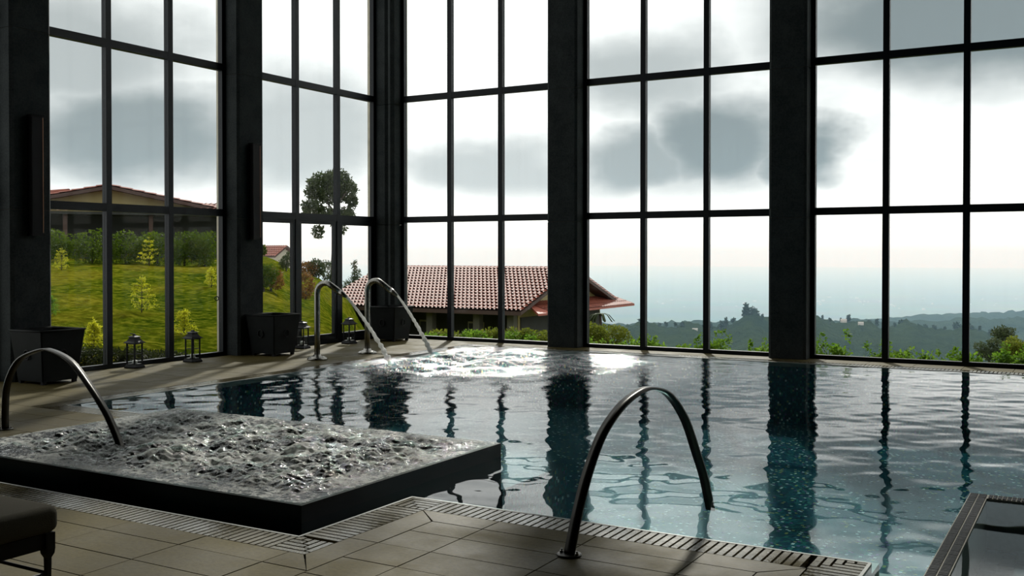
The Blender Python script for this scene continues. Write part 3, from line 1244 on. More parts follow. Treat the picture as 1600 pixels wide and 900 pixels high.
spout((-9.68, 11.22, 0), 1.075, (-9.16, 11.24, .90), (-8.42, 11.28, -.01), 'chrome curved water spout on the deck nearest the camera',
      'arc of water falling from the nearer chrome spout', 1)
spout((-9.63, 12.30, 0), 1.085, (-9.11, 12.36, .88), (-8.57, 12.50, -.01), 'chrome curved water spout in front of the corner planter',
      'arc of water falling from the farther chrome spout', 2)


# ------------------------------------------------------------------ planters
def make_planter(loc, label, rz=0.0, s=1.0):
    o = empty('planter', loc, rz)
    a, b, h = .285 * s, .225 * s, .60 * s
    z0 = .035

    def ring(r, z):
        c = .012
        return [(-r + c, -r, z), (r - c, -r, z), (r, -r + c, z), (r, r - c, z), (r - c, r, z), (-r + c, r, z), (-r, r - c, z), (-r, -r + c, z)]
    k = MB()
    k.loft([ring(b, z0), ring(b * .6 + a * .4, z0 + h * .4), ring(a, h), ring(a - .018, h), ring(b * .7 + a * .28, h * .70)], False, False)
    n0 = len(k.v)
    k.f.append(tuple(range(7, -1, -1)))
    k.sm.append(False)
    k.build('body', M['planter_zinc'], o)
    k = MB()
    k.tube([Vector(p) for p in (lambda q: q + [q[0]])(ring(a + .004, h))], .010, 8)
    k.build('rolled_rim', M['planter_zinc'], o)
    k = MB()
    r = b * .75 + a * .25
    k.loft([ring(r, h * .62), ring(r, h * .64)], True, False)
    k.build('soil', M['trench'], o)
    for sx in (-1, 1):
        for sy in (-1, 1):
            k = MB()
            cx_, cy_ = sx * (b - .03), sy * (b - .03)
            k.box(cx_ - .022, cx_ + .022, cy_ - .022, cy_ + .022, 0, z0 + .005)
            k.build('foot', M['lantern_black'], o)
    # drop ring handle on the two sides facing the room
    for face in range(2):
        k = MB()
        rr = b * .45 + a * .55
        pts = []
        for i in range(15):
            t = 2 * math.pi * i / 14
            q = Vector((.05 * math.cos(t), -rr - .006, h * .60 + .055 * math.sin(t) - .03))
            pts.append(q if face == 0 else Vector((-q.y, q.x, q.z)))
        k.tube(pts, .007, 6)
        k.build('ring_handle', M['lantern_black'], o)
    tag(o, label, 'planter', 'tapered square zinc planters on the deck')
    return o


make_planter((-10.70, 7.66, 0), 'dark zinc planter at the left edge behind the left handrail', 0, 1.03)
make_planter((-10.72, 11.44, 0), 'black looking zinc planter below the left wall light column')
make_planter((-10.72, 14.36, 0), 'grey zinc planter with ring handle in the corner of the hall', 0, .98)


# ------------------------------------------------------------------ lanterns
def make_lantern():
    o = empty('lantern')
    k = MB()
    sq = lambda r, z: [(-r, -r, z), (r, -r, z), (r, r, z), (-r, r, z)]
    k.loft([sq(.092, 0), sq(.092, .018), sq(.080, .040), sq(.072, .046), sq(.072, .055)], True, False)
    k.build('base', M['lantern_black'], o)
    for sx in (-1, 1):
        for sy in (-1, 1):
            k = MB()
            k.box(sx * .066 - .008, sx * .066 + .008, sy * .066 - .008, sy * .066 + .008, .055, .315)
            k.build('post', M['lantern_black'], o)
    for i in range(4):
        k = MB()
        Mx = Matrix.Rotation(i * math.pi / 2, 4, 'Z')
        k.box(-.058, .058, .0645, .0665, .055, .315, Mx)
        p = k.build('pane', M['glass'], o)
        k = MB()
        k.box(-.058, .058, .062, .069, .180, .186, Mx)
        k.build('glazing_bar', M['lantern_black'], p)
    k = MB()
    k.loft([sq(.076, .315), sq(.076, .325), sq(.100, .328), sq(.098, .336), sq(.070, .356), sq(.052, .385), sq(.046, .400), sq(.046, .405)], True, False)
    k.build('roof', M['lantern_black'], o)
    k = MB()
    k.loft([sq(.060, .405), sq(.060, .410), sq(.020, .425), sq(.014, .440)], True, False)
    k.build('cap', M['lantern_black'], o)
    k = MB()
    pts = [Vector((.028 * math.cos(2 * math.pi * i / 18), 0, .466 + .028 * math.sin(2 * math.pi * i / 18))) for i in range(19)]
    k.tube(pts, .0065, 8)
    k.build('ring', M['lantern_black'], o)
    k = MB()
    k.lathe([(.032, .056), (.034, .060), (.034, .13), (.030, .135), (.004, .136)], (0, 0, 0), 14)
    k.build('candle', M['white_paint'], o)
    return o


lan = make_lantern()
spots = [((-11.06, 9.20, 0), 'black metal lantern with folded ring, farthest left by the lawn window', True),
         ((-10.98, 10.12, 0), 'black metal lantern with raised ring handle by the lawn window', False),
         ((-11.02, 12.42, 0), 'black metal lantern between planter and nearer water spout', False),
         ((-10.95, 13.50, 0), 'black metal lantern behind the farther water spout', False)]
for i, (p, lab, fold) in enumerate(spots):
    o = lan if i == 0 else copy_tree(lan)
    o.location = p
    o.rotation_euler = (0, 0, R([4, -3, 7, -5][i]))
    tag(o, lab, 'lantern', 'black lanterns along the left window')
    for ch in o.children:
        if ch.name.split('.')[0] == 'ring':
            if fold:
                ch.rotation_euler = (R(84), 0, 0)
                ch.location = (0, .43, .40)
            else:
                ch.rotation_euler = (0, 0, R(35))
        if ch.name.split('.')[0] == 'candle' and i != 3:
            ch.scale = (1, 1, .55 + .1 * i)
            ch.location = (0, 0, .056 * (1 - ch.scale[2]))


# ------------------------------------------------------------------ wall lights on the left columns
def sconce(y, label):
    o = empty('wall_light', (XA + .30, y, 2.43))
    k = MB()
    k.box(0.001, .018, -.05, .05, -.60, .60)
    k.build('back_plate', M['sconce_metal'], o)
    k = MB()
    k.box(.018, .105, -.068, .068, -.69, .69)
    k.build('housing', M['sconce_metal'], o)
    k = MB()
    k.box(.100, .108, .068, .076, -.68, .68)  # added strip that paints the warm edge reflection
    k.build('edge_glint_strip', M['sconce_edge_glint'], o)
    k = MB()
    k.box(.012, .112, -.076, .082, .69, .715)
    k.build('end_cap', M['sconce_metal'], o)
    k = MB()
    k.box(.012, .112, -.076, .082, -.715, -.69)
    k.build('end_cap', M['sconce_metal'], o)
    tag(o, label, 'wall light', 'tall slim wall lights on the left columns')


sconce(A_BAYS[1] - COLW * .5, 'tall slim dark wall light with thin painted edge glint, far left column')
sconce(A_BAYS[2] - COLW * .5, 'tall slim dark wall light on the column between left window bays')

# ------------------------------------------------------------------ lounge footstool, lower left
lo = empty('lounge_footstool', (-3.725, 2.73, 0))
k = MB()


def rbox(k, x0, x1, y0, y1, z0, z1, r):
    rings = []
    for t in range(5):
        a = math.pi / 2 * t / 4
        rings.append((r * (1 - math.sin(a)), z0 + r * (1 - math.cos(a))))
    ups = [(i, z0 + z1 - z) for i, z in reversed(rings)]

    def rr(inset, z):
        out = []
        q = r * 1.4
        for cx_, cy_, a0 in ((x1 - q, y1 - q, 0), (x0 + q, y1 - q, 90), (x0 + q, y0 + q, 180), (x1 - q, y0 + q, 270)):
            for s in range(5):
                a = R(a0 + 22.5 * s)
                out.append((cx_ + (q - inset) * math.cos(a), cy_ + (q - inset) * math.sin(a), z))
        return out
    k.loft([rr(i, z) for i, z in rings + ups], True, True)


rbox(k, -.78, 0, -1.0, 0, .355, .465, .035)
k.build('cushion', M['cushion_fabric'], lo)
k = MB()
k.box(-.76, -.028, -.98, -.030, .290, .352)
k.build('apron', M['lounger_metal'], lo)
for lx in (-.75, -.038):
    for ly in (-.97, -.042):
        k = MB()
        k.loft([[(lx + a * w, ly + b * w, z) for a, b in ((-1, -1), (1, -1), (1, 1), (-1, 1))] for w, z in
                ((.009, 0.0), (.0095, .16), (.011, .25), (.019, .268), (.021, .288), (.021, .355))], True, False)
        k.build('leg', M['lounger_metal'], lo)
for lx in (-.75, -.038):
    k = MB()
    k.tube([(lx, -.962, .185), (lx, -.050, .185)], .008, 8)
    k.build('stretcher', M['lounger_metal'], lo)
k = MB()
k.tube([(-.742, -.042, .185), (-.046, -.042, .185)], .008, 8)
k.build('stretcher', M['lounger_metal'], lo)
tag(lo, 'cushioned footstool with black metal legs at the lower left corner', 'footstool')

# ------------------------------------------------------------------ outdoors: garden ground
U_T = [-500, 75, 335, 407, 490, 530, 580, 700, 1000, 1300, 2300]
D_T = [9, 13, 15.5, 19, 22, 24, 27, 32, 38, 46, 62, 90]
Z_T = np.array([
    [-.12, -.12, .05, .28, .50, .65, .85, 1.15, 1.27, 1.3, 1.3, 1.2],
    [-.12, -.10, .06, .28, .50, .65, .85, 1.15, 1.27, 1.3, 1.3, 1.2],
    [-.12, -.12, -.08, .14, .36, .50, .72, 1.05, 1.25, 1.3, 1.3, 1.2],
    [-.12, -.12, -.10, .26, .52, .63, .30, .55, 1.0, 1.36, 1.3, .5],
    [-.12, -.12, -.11, .10, .30, .15, -.35, .0, .25, .49, -.2, -3],
    [-.12, -.12, -.12, -.02, .05, -.25, -.8, -.6, -.3, -.1, -1.4, -5],
    [-.12, -.12, -.12, -.15, -.4, -.8, -1.5, -1.9, -2.0, -2.2, -3.2, -7],
    [-.12, -.12, -.12, -.30, -1.2, -1.9, -2.6, -3.3, -3.6, -3.7, -4.6, -9],
    [-.12, -.12, -.12, -.35, -1.4, -2.2, -3.0, -3.6, -3.8, -4.2, -6.5, -12],
    [-.12, -.12, -.16, -.55, -1.5, -2.4, -3.4, -4.6, -5.6, -7.0, -10, -16],
    [-.12, -.12, -.16, -.55, -1.5, -2.4, -3.4, -4.6, -5.6, -7.0, -10, -16]])


def garden_z(u, D):
    u = np.asarray(u, float)
    D = np.asarray(D, float)
    iu = np.clip(np.searchsorted(U_T, u) - 1, 0, len(U_T) - 2)
    idd = np.clip(np.searchsorted(D_T, D) - 1, 0, len(D_T) - 2)
    Ua, Da = np.array(U_T, float), np.array(D_T, float)
    fu = np.clip((u - Ua[iu]) / (Ua[iu + 1] - Ua[iu]), 0, 1)
    fd = np.clip((D - Da[idd]) / (Da[idd + 1] - Da[idd]), 0, 1)
    fu = fu * fu * (3 - 2 * fu)
    return (Z_T[iu, idd] * (1 - fu) * (1 - fd) + Z_T[iu + 1, idd] * fu * (1 - fd) + Z_T[iu, idd + 1] * (1 - fu) * fd + Z_T[iu + 1, idd + 1] * fu * fd)


def ground(u, D, dz=0.0):
    """world point on the garden ground below image column u at depth D"""
    r = ray(u, CYPX)
    return Vector((r.x * D, r.y * D, float(garden_z(u, D)) + dz))


def uD(x, y):
    c, s = math.cos(YAW), math.sin(YAW)
    D = -x * s + y * c
    return 800 + FPX * (x * c + y * s) / max(D, .1), D


us = np.linspace(-450, 2250, 260)
Ds = np.concatenate([np.linspace(9.0, 50, 170), np.linspace(51, 90, 30)])
UU, DD = np.meshgrid(us, Ds)
ZZ = garden_z(UU, DD)
rx = (UU - 800) / FPX
c_, s_ = math.cos(YAW), math.sin(YAW)
PX = (rx * c_ - s_) * DD
PY = (rx * s_ + c_) * DD
bumpf = wave_field(PX, PY, [(3.1, .03), (1.7, .022), (.9, .014)], 31)
out = (PX < -11.5) | (PY > 15.12)
ZZ = np.where(out, ZZ + bumpf, -.30)
inside = ~((PX[:-1, :-1] > -11.5) & (PY[:-1, :-1] < 15.12) & (PX[1:, 1:] > -11.5) & (PY[1:, 1:] < 15.12))
lawn = link('garden_lawn', grid_mesh('garden_lawn', np.stack([PX, PY, ZZ], -1), inside), M['lawn'])
tag(lawn, 'sloping sunlit grass of the garden outside the glass', kind='structure')


# ------------------------------------------------------------------ foliage tools
def leaves_in(n, sampler, size, rng, aspect=.5, droop=0.0):
    C = sampler(n)
    a = rng.normal(size=(n, 3))
    a /= np.linalg.norm(a, axis=1, keepdims=True)
    a[:, 2] -= droop
    a /= np.linalg.norm(a, axis=1, keepdims=True)
    b = rng.normal(size=(n, 3))
    b -= (b * a).sum(1, keepdims=True) * a
    b /= np.linalg.norm(b, axis=1, keepdims=True)
    s = (size * rng.uniform(.6, 1.3, size=n))[:, None]
    V = np.stack([C, C + a * s * .5 + b * s * aspect * .5, C + a * s, C + a * s * .5 - b * s * aspect * .5], 1)
    return V


def blob_sampler(cs, rng, shell=.55):
    cs = np.array(cs, float)        # cx cy cz rx ry rz
    wgt = (cs[:, 3] * cs[:, 4] * cs[:, 5]) ** .67
    wgt /= wgt.sum()

    def f(n):
        i = rng.choice(len(cs), n, p=wgt)
        d = rng.normal(size=(n, 3))
        d /= np.linalg.norm(d, axis=1, keepdims=True)
        r = rng.uniform(shell, 1.0, size=(n, 1)) ** .6
        return cs[i, :3] + d * r * cs[i, 3:]
    return f


def make_plant(name, loc, blobs, n, size, leafm, label, cat, group=None, stems=None, aspect=.5, seed=0, shell=.5, rz=0, droop=0.0):
    rng = np.random.default_rng(seed)
    o = empty(name, loc, rz)
    V = leaves_in(n, blob_sampler(blobs, rng, shell), size, rng, aspect, droop)
    link('foliage', quads_mesh('foliage', V), M[leafm], o)
    if stems:
        k = MB()
        for pth, r0, r1 in stems:
            m_ = len(pth)
            k.tube(pth, [r0 + (r1 - r0) * i / (m_ - 1) for i in range(m_)], 6)
        k.build('stem', M['bark'], o)
    tag(o, label, cat, group)
    return o


ORD = ['first', 'second', 'third', 'fourth', 'fifth', 'sixth', 'seventh', 'eighth', 'ninth']
# --- clipped hedge on the lawn crest (one shrub after another)
hedge_lab = ['clipped green hedge shrub at the left window edge', 'clipped green hedge shrub second from the left', 'clipped green hedge shrub left of the middle',
             'clipped green hedge shrub behind the young conifer', 'clipped green hedge shrub right of the conifer', 'tall clipped green hedge shrub at the right end']
he = [(66, 112), (116, 172), (170, 222), (220, 272), (268, 308), (302, 338)]
for i, (a, b) in enumerate(he):
    D = 34
    p = ground((a + b) / 2, D, -.05)
    wd = (b - a) * D / FPX / 2 * 1.08
    hh = .60
    blobs = []
    rr = random.Random(i)
    for q in range(9):
        blobs.append((rr.uniform(-wd, wd) * .75, rr.uniform(-.3, .3), rr.uniform(.25, .92), wd * .45, .42, .34))
    blobs.append((0, 0, hh, wd, .5, .58))
    make_plant('hedge_shrub', p, blobs, 2600, .085, 'leaf_hedge', hedge_lab[i], 'hedge', 'clipped hedge on the lawn crest',
               [([(0, 0, 0), (0.02, 0, .5)], .04, .02)], seed=40 + i, rz=YAW + .5, shell=.7)

# --- young conifers on the lawn
yc = [(96, 30, .62, 'pale young conifer high on the lawn at the left window edge'),
      (233, 32, .92, 'tallest pale young conifer in front of the clipped hedge'),
      (221, 20.5, .78, 'pale young conifer halfway up the lawn'),
      (287, 17.6, .50, 'pale young conifer behind the ringed lantern'),
      (146, 15.9, .40, 'pale young conifer beside the left planter'),
      (78, 19.5, .42, 'small green conifer half hidden by the left column'),
      (330, 26, .5, 'small young conifer at the right end of the lawn window')]
for i, (u, D, h, lab) in enumerate(yc):
    p = ground(u, D, -.02)
    rr = random.Random(60 + i)
    blobs, stems = [], [([(0, 0, 0), (.01, 0, h * .5), (0, .01, h)], .012, .004)]
    for lv in range(6):
        z = h * (.12 + .15 * lv)
        L = h * .40 * (1 - lv / 7.5)
        for b in range(5):
            a = rr.uniform(0, 6.28)
            tip = Vector((math.cos(a) * L, math.sin(a) * L, z + L * .28))
            stems.append(([(0, 0, z), tuple(tip)], .005, .002))
            for s in (.45, .75, 1.0):
                q = Vector((0, 0, z)).lerp(tip, s)
                blobs.append((q.x, q.y, q.z, .042, .042, .018))
    blobs.append((0, 0, h, .03, .03, .07))
    make_plant('young_conifer', p, blobs, 850, .055, 'leaf_young' if i != 5 else 'leaf_bright', lab, 'conifer', 'young conifers planted on the lawn', stems, seed=80 + i, shell=.1, aspect=.3)

# --- low dark ground cover just outside the lawn window
for i, (u, D) in enumerate([(118, 13.9), (146, 14.1), (172, 14.3), (196, 14.5), (222, 14.7), (250, 15.0), (276, 15.3)]):
    p = ground(u, D, -.04)
    hgt = [.30, .28, .26, .24, .20, .16, .13][i]
    blobs = [(random.uniform(-.2, .2), random.uniform(-.12, .12), hgt * .5, .2, .16, hgt * .55) for _ in range(5)]
    make_plant('ground_cover', p, blobs, 900, .045, 'leaf_dark', 'low dark ground cover outside the lawn window, %s from the left' % ORD[i], 'shrub', 'low dark shrubs at the foot of the lawn window', seed=100 + i)

# --- bushes on the slope seen through the door bay
make_plant('rusty_bush', ground(423, 30, -.05), [(0, 0, .50, .36, .35, .28), (-.22, .1, .40, .26, .25, .2), (.22, 0, .32, .22, .2, .2)], 1800, .08, 'leaf_rust',
           'rust tinged bush on the slope left in the door bay', 'bush', stems=[([(0, 0, 0), (.03, 0, .5)], .04, .02)], seed=120)
make_plant('round_bush', ground(411, 29, -.05), [(0, 0, .52, .34, .36, .34), (.16, .1, .62, .26, .24, .24)], 1800, .07, 'leaf_hedge',
           'dark green round bush on the slope beside the concrete column', 'bush', stems=[([(0, 0, 0), (.03, 0, .6)], .05, .02)], seed=121)
make_plant('loose_tree', ground(447, 42, -.05), [(0, 0, .45, .26, .26, .24), (.1, .1, .66, .2, .2, .2), (-.12, 0, .34, .22, .2, .2)], 1300, .07, 'leaf_tree',
           'loose grey green tree in front of the small far house', 'tree', stems=[([(0, 0, 0), (.03, 0, .5)], .03, .015)], seed=122)
make_plant('slope_bush', ground(477, 33, -.05), [(0, 0, .45, .28, .3, .45)], 900, .09, 'leaf_rust', 'thin brownish shrub on the grassy slope in the door bay', 'bush', seed=123,
           stems=[([(0, 0, 0), (.02, 0, .4)], .03, .02)])
make_plant('crest_hedge', ground(482, 46, -.05), [(0, 0, .35, .55, .4, .35)], 1200, .10, 'leaf_rust', 'low reddish hedge on the crest of the slope', 'hedge', seed=124)
make_plant('crest_shrub', ground(494, 46, -.05), [(0, 0, .45, .4, .4, .42)], 1100, .10, 'leaf_tree', 'grey green shrub on the slope crest', 'shrub', seed=125)
make_plant('crest_shrub', ground(512, 48, -.05), [(0, 0, .8, .5, .4, .45), (.1, 0, .3, .3, .3, .3)], 1100, .11, 'leaf_tree', 'dark shrub at the right end of the slope crest', 'shrub', seed=126)
make_plant('sapling_tree', at(552, 464, 64) + Vector((0, 0, -.6)), [(0, 0, 1.2, .55, .5, .8), (.25, 0, 2.0, .35, .3, .5), (-.55, 0, 1.0, .4, .4, .6), (.6, .1, 1.3, .35, .3, .5), (.1, 0, 2.6, .18, .2, .35)], 2200, .13, 'leaf_tree',
           'slender leafy young tree rising behind the villa roof end', 'tree', stems=[([(0, 0, -2), (.05, 0, 1.4), (.1, 0, 2.8)], .06, .015)], seed=127, shell=.2)
# big umbrella crowned tree
tp = at(518, 397, 80)
tb = []
px = 80 / FPX
rt = random.Random(5)
for (u, v, ru, rv) in [(500, 290, 22, 20), (525, 283, 24, 20), (542, 298, 16, 20), (487, 300, 13, 14), (515, 305, 24, 14), (548, 315, 9, 10),
                       (490, 322, 17, 9), (505, 334, 18, 12), (477, 332, 8, 6), (540, 332, 14, 9), (524, 345, 12, 14), (500, 362, 9, 12), (535, 355, 6, 12), (545, 338, 10, 6)]:
    tb.append(((u - 518) * px, rt.uniform(-1, 1), (397 - v) * px, ru * px, ru * px * .9, rv * px))
tst = [([(0, 0, -3), (.2, 0, 1), (.3, 0, 4.6)], .20, .10), ([(.3, 0, 3.2), (-1.0, .2, 4.8)], .09, .04), ([(.3, 0, 3.6), (1.2, -.2, 4.8)], .09, .04), ([(.3, 0, 2.2), (-.8, 0, 3.2)], .07, .03)]
make_plant('umbrella_tree', tp, tb, 9000, .26, 'leaf_tree', 'lone tall tree with a dense rounded crown against the sky', 'tree', stems=tst, seed=130, rz=YAW, shell=.35)

# --- planting along the far glass wall
fw = []
for i in range(19):
    x = -10.7 + i * .60 + random.uniform(-.1, .1)
    fw.append((x, 15.75 + random.uniform(-.1, .35)))
seen_l = {}
for i, (x, y) in enumerate(fw):
    u, D = uD(x, y)
    p = ground(u, D, -.04)
    hgt = .22 + .12 * random.random() + (.10 if -6.6 < x < -5.2 or x > -3.8 and x < -3.2 else 0)
    rr = random.Random(200 + i)
    blobs = [(rr.uniform(-.28, .28), rr.uniform(-.15, .15), rr.uniform(.3, .8) * hgt, .12, .12, .09) for _ in range(9)]
    blobs += [(rr.uniform(-.25, .25), 0, hgt * rr.uniform(.9, 1.25), .05, .05, .09) for _ in range(3)]
    stems = [([(0, 0, 0), (b[0], b[1], b[2])], .006, .003) for b in blobs[:6]]
    bi = min(2, max(0, int((x - B_BAYS[0] + .3) // BAY)))
    pi_ = min(2, max(0, int((x - B_BAYS[bi]) // PANE)))
    base_l = 'low green shrub outside the %s pane of the %s' % (['left', 'middle', 'right'][pi_], ['villa window', 'middle far window', 'right valley window'][bi])
    seen_l[base_l] = seen_l.get(base_l, 0) + 1
    lab_s = base_l + ['', ', second one', ', third one'][min(2, seen_l[base_l] - 1)]
    make_plant('garden_shrub', p, blobs, 700, .055, 'leaf_bright', lab_s, 'shrub',
               'low green shrubs outside the far glass wall', stems, seed=210 + i, shell=.15, aspect=.6)
# clipped yellow-green hedge and lush shrubs below the villa
for i, (u, D, w, h, lab) in enumerate([(950, 21.5, .50, .46, 'clipped yellow green hedge beside the villa in the middle window'),
                                       (920, 21.0, .38, .46, 'clipped yellow green hedge partly behind the grey column')]):
    base = at(u, 545, D)
    blobs = [(0, 0, h * .55, w, .45, h * .55)] + [(random.uniform(-w, w) * .8, random.uniform(-.3, .1), random.uniform(.2, .9) * h, .18, .18, .13) for _ in range(8)]
    make_plant('clipped_hedge', base, blobs, 3200, .055, 'leaf_clip', lab, 'hedge', None, [([(0, 0, -.9), (0, 0, .3)], .03, .02)], seed=240 + i, rz=YAW, shell=.75)
for i in range(9):
    u = 668 + i * 24
    base = at(u, 527, 21 + random.random())
    blobs = [(random.uniform(-.25, .25), random.uniform(-.2, .2), random.uniform(-.1, .12), .16, .16, .10) for _ in range(8)]
    make_plant('villa_shrub', base, blobs, 800, .065, 'leaf_clip' if i % 3 else 'leaf_bright', 'lush green shrub in the bed before the villa, %s from the left' % ORD[i], 'shrub', 'green shrubs in the bed before the villa',
               [([(0, 0, -.9), (0, 0, 0)], .02, .01)], seed=250 + i, rz=YAW, shell=.2)
# small trees at the far right, down the slope
for i, (u, v, D, s, mt, lab) in enumerate([(1545, 560, 48, .85, 'leaf_tree', 'rounded dark tree below the right window'),
                                           (1583, 555, 40, .65, 'leaf_clip', 'pale leaved tree at the right picture edge'),
                                           (1572, 545, 60, 1.3, 'leaf_tree', 'taller open tree behind the pale leaved one')]):
    blobs = [(random.uniform(-.5, .5) * s, random.uniform(-.4, .4) * s, random.uniform(-.1, .9) * s, .38 * s, .38 * s, .26 * s) for _ in range(9)]
    make_plant('slope_tree', at(u, v, D), blobs, 2600, .10 * s + .02, mt, lab, 'tree', None, [([(0, 0, -3 * s), (0, 0, .2)], .06, .03)], seed=270 + i, rz=YAW, shell=.3)


# ------------------------------------------------------------------ houses
def tiled_slope(k, P0, ex, es, length, slope, pitch=.22, course=.36, amp=.085, step=.085):
    """barrel tiles: P0 lower corner, ex unit along eave, es unit up the slope"""
    nrm = ex.cross(es).normalized()
    if nrm.z < 0:
        nrm = -nrm
    ncol = max(2, int(length / pitch))
    nrow = max(1, int(slope / course))
    seg = 4
    w = length / ncol
    c = slope / nrow
    for r in range(nrow):
        lo_, hi_ = r * c, (r + 1) * c + .03
        ring0, ring1 = [], []
        for j in range(ncol * seg + 1):
            xx = j * w / seg
            ph = (j % seg) / seg
            hh = amp * (math.sin(math.pi * min(1, ph / .62)) if ph < .62 else -.25 * math.sin(math.pi * (ph - .62) / .38))
            ring0.append(P0 + ex * xx + es * lo_ + nrm * (hh + step))
            ring1.append(P0 + ex * xx + es * hi_ + nrm * (hh * .92))
        b = len(k.v)
        n = len(ring0)
        k.v.extend([tuple(p) for p in ring0 + ring1])
        for j in range(n - 1):
            k.f.append((b + j, b + j + 1, b + n + j + 1, b + n + j))
            k.sm.append(True)


# villa with the big clay roof, square to the hall
VX1, VY0 = -22.14, 39.15          # near right eave corner
VX0 = VX1 - 11.6
VW = 10.7
VZE, VZR = -1.03, 0.80
GZ = -3.9
villa = empty('villa', (VX1, VY0, GZ))
V0 = Vector((VX1, VY0, GZ))


def vl(x, y, z):
    return Vector((x, y, z)) - V0


def vbox(k, x0, x1, y0, y1, z0, z1):
    a, b = vl(x0, y0, z0), vl(x1, y1, z1)
    k.box(a.x, b.x, a.y, b.y, a.z, b.z)


sl_ = math.hypot(VW / 2, VZR - VZE)
es = Vector((0, VW / 2, VZR - VZE)).normalized()
k = MB()
tiled_slope(k, vl(VX0, VY0, VZE), Vector((1, 0, 0)), es, VX1 - VX0, sl_)
es2 = Vector((0, -VW / 2, VZR - VZE)).normalized()
tiled_slope(k, vl(VX0, VY0 + VW, VZE), Vector((1, 0, 0)), es2, VX1 - VX0, sl_)
rt_ = k.build('roof_tiles', M['roof_clay'], villa)
rt_['kind'] = 'stuff'
k = MB()
for sgn in (0, 1):
    y0 = VY0 if sgn == 0 else VY0 + VW
    ymid = VY0 + VW / 2
    a, b, c, d = vl(VX0, y0, VZE - .02), vl(VX1 - .03, y0, VZE - .02), vl(VX1 - .03, ymid, VZR - .02), vl(VX0, ymid, VZR - .02)
    th = Vector((0, 0, -.16))
    k.add([a, b, c, d, a + th, b + th, c + th, d + th], [(0, 1, 2, 3), (7, 6, 5, 4), (0, 4, 5, 1), (1, 5, 6, 2), (2, 6, 7, 3), (3, 7, 4, 0)])
k.build('roof_deck', M['fascia_wood'], villa)
k = MB()
for i in range(36):
    x = VX0 + (VX1 - VX0) * i / 36
    a = vl(x, VY0 + VW / 2, VZR - .01)
    k.tube([a, a + Vector((.36, 0, .012))], [.11, .095], 8)
k.build('ridge_tiles', M['roof_clay'], villa)['kind'] = 'stuff'
k = MB()
gx = VX1 - .75
pts = [vl(gx, VY0 + 1.0, GZ), vl(gx, VY0 + VW - 1.0, GZ), vl(gx, VY0 + VW - 1.0, VZE + .18), vl(gx, VY0 + VW / 2, VZR - .22), vl(gx, VY0 + 1.0, VZE + .18)]
k.loft([pts, [p + Vector((-.25, 0, 0)) for p in pts]], True, False)
k.build('gable_wall', M['house_ochre'], villa)
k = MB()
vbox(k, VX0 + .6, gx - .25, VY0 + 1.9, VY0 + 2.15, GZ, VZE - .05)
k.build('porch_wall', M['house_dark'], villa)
for i, xx in enumerate((-32.5, -30.2, -27.6, -25.0, -23.2)):
    k = MB()
    vbox(k, xx, xx + .34, VY0 + .55, VY0 + .89, GZ, VZE - .12)
    k.build('porch_post', M['porch_plaster'], villa)
for i, xx in enumerate((-31.6, -28.9, -26.1)):
    k = MB()
    vbox(k, xx, xx + .9, VY0 + 1.84, VY0 + 1.90, GZ + .9, GZ + 2.2)
    f = k.build('window', M['house_cream'], villa)
    k = MB()
    vbox(k, xx + .08, xx + .82, VY0 + 1.80, VY0 + 1.84, GZ + .98, GZ + 2.12)
    k.build('pane', M['house_dark'], f)
# pent roof across the gable end
k = MB()
zt, zb = VZE + .33, VZE - .10
a0, a1 = vl(gx, VY0 + 1.7, zt), vl(gx, VY0 + VW - .2, zt)
b0, b1 = vl(gx + 1.35, VY0 + .45, zb), vl(gx + 1.35, VY0 + VW + .40, zb)
exp = (b1 - b0).normalized()
esp = (a0 + Vector((0, (b0 - a0).y, 0)) - b0)
sp = esp.length
th = Vector((0, 0, -.10))
k.add([a0, a1, b1, b0, a0 + th, a1 + th, b1 + th, b0 + th], [(0, 1, 2, 3), (7, 6, 5, 4), (0, 3, 7, 4), (3, 2, 6, 7), (2, 1, 5, 6)])
k.build('pent_roof', M['red_sheet_roof'], villa)
k = MB()
tiled_slope(k, b0 + Vector((0, 1.25, .01)), exp, esp.normalized(), (b1 - b0).length - 1.25, sp * .98, .26, .40, .03, .02)
k.build('pent_roof_tiles', M['roof_clay'], villa)['kind'] = 'stuff'
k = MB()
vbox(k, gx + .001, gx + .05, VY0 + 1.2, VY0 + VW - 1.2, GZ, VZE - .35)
k.build('shaded_wall', M['house_dark'], villa)  # dark sheet over the ochre gable, shade under the pent roof as colour
tag(villa, 'villa with a large red clay tiled roof just outside the far glass wall', 'house')
# hanging palm by the gable end
pp = at(938, 492, 46)
pal = empty('palm', pp)
k = MB()
rr = random.Random(9)
for i in range(16):
    a = rr.uniform(0, 6.28)
    L = rr.uniform(.4, .75)
    pth = [Vector((0, 0, 0)) + Vector((math.cos(a) * L * t, math.sin(a) * L * t, .45 * t - .75 * t * t)) for t in (0, .3, .6, 1.0)]
    k.tube(pth, (.09, .01), flat=Vector((-math.sin(a), math.cos(a), 0)))
k.build('frond', M['leaf_tree'], pal)
k = MB()
k.tube([(0, 0, -2.6), (.05, 0, -1), (0, 0, 0)], [.09, .07, .06], 8)
k.build('trunk', M['bark'], pal)
tag(pal, 'small dark palm beside the gable end of the villa', 'palm')


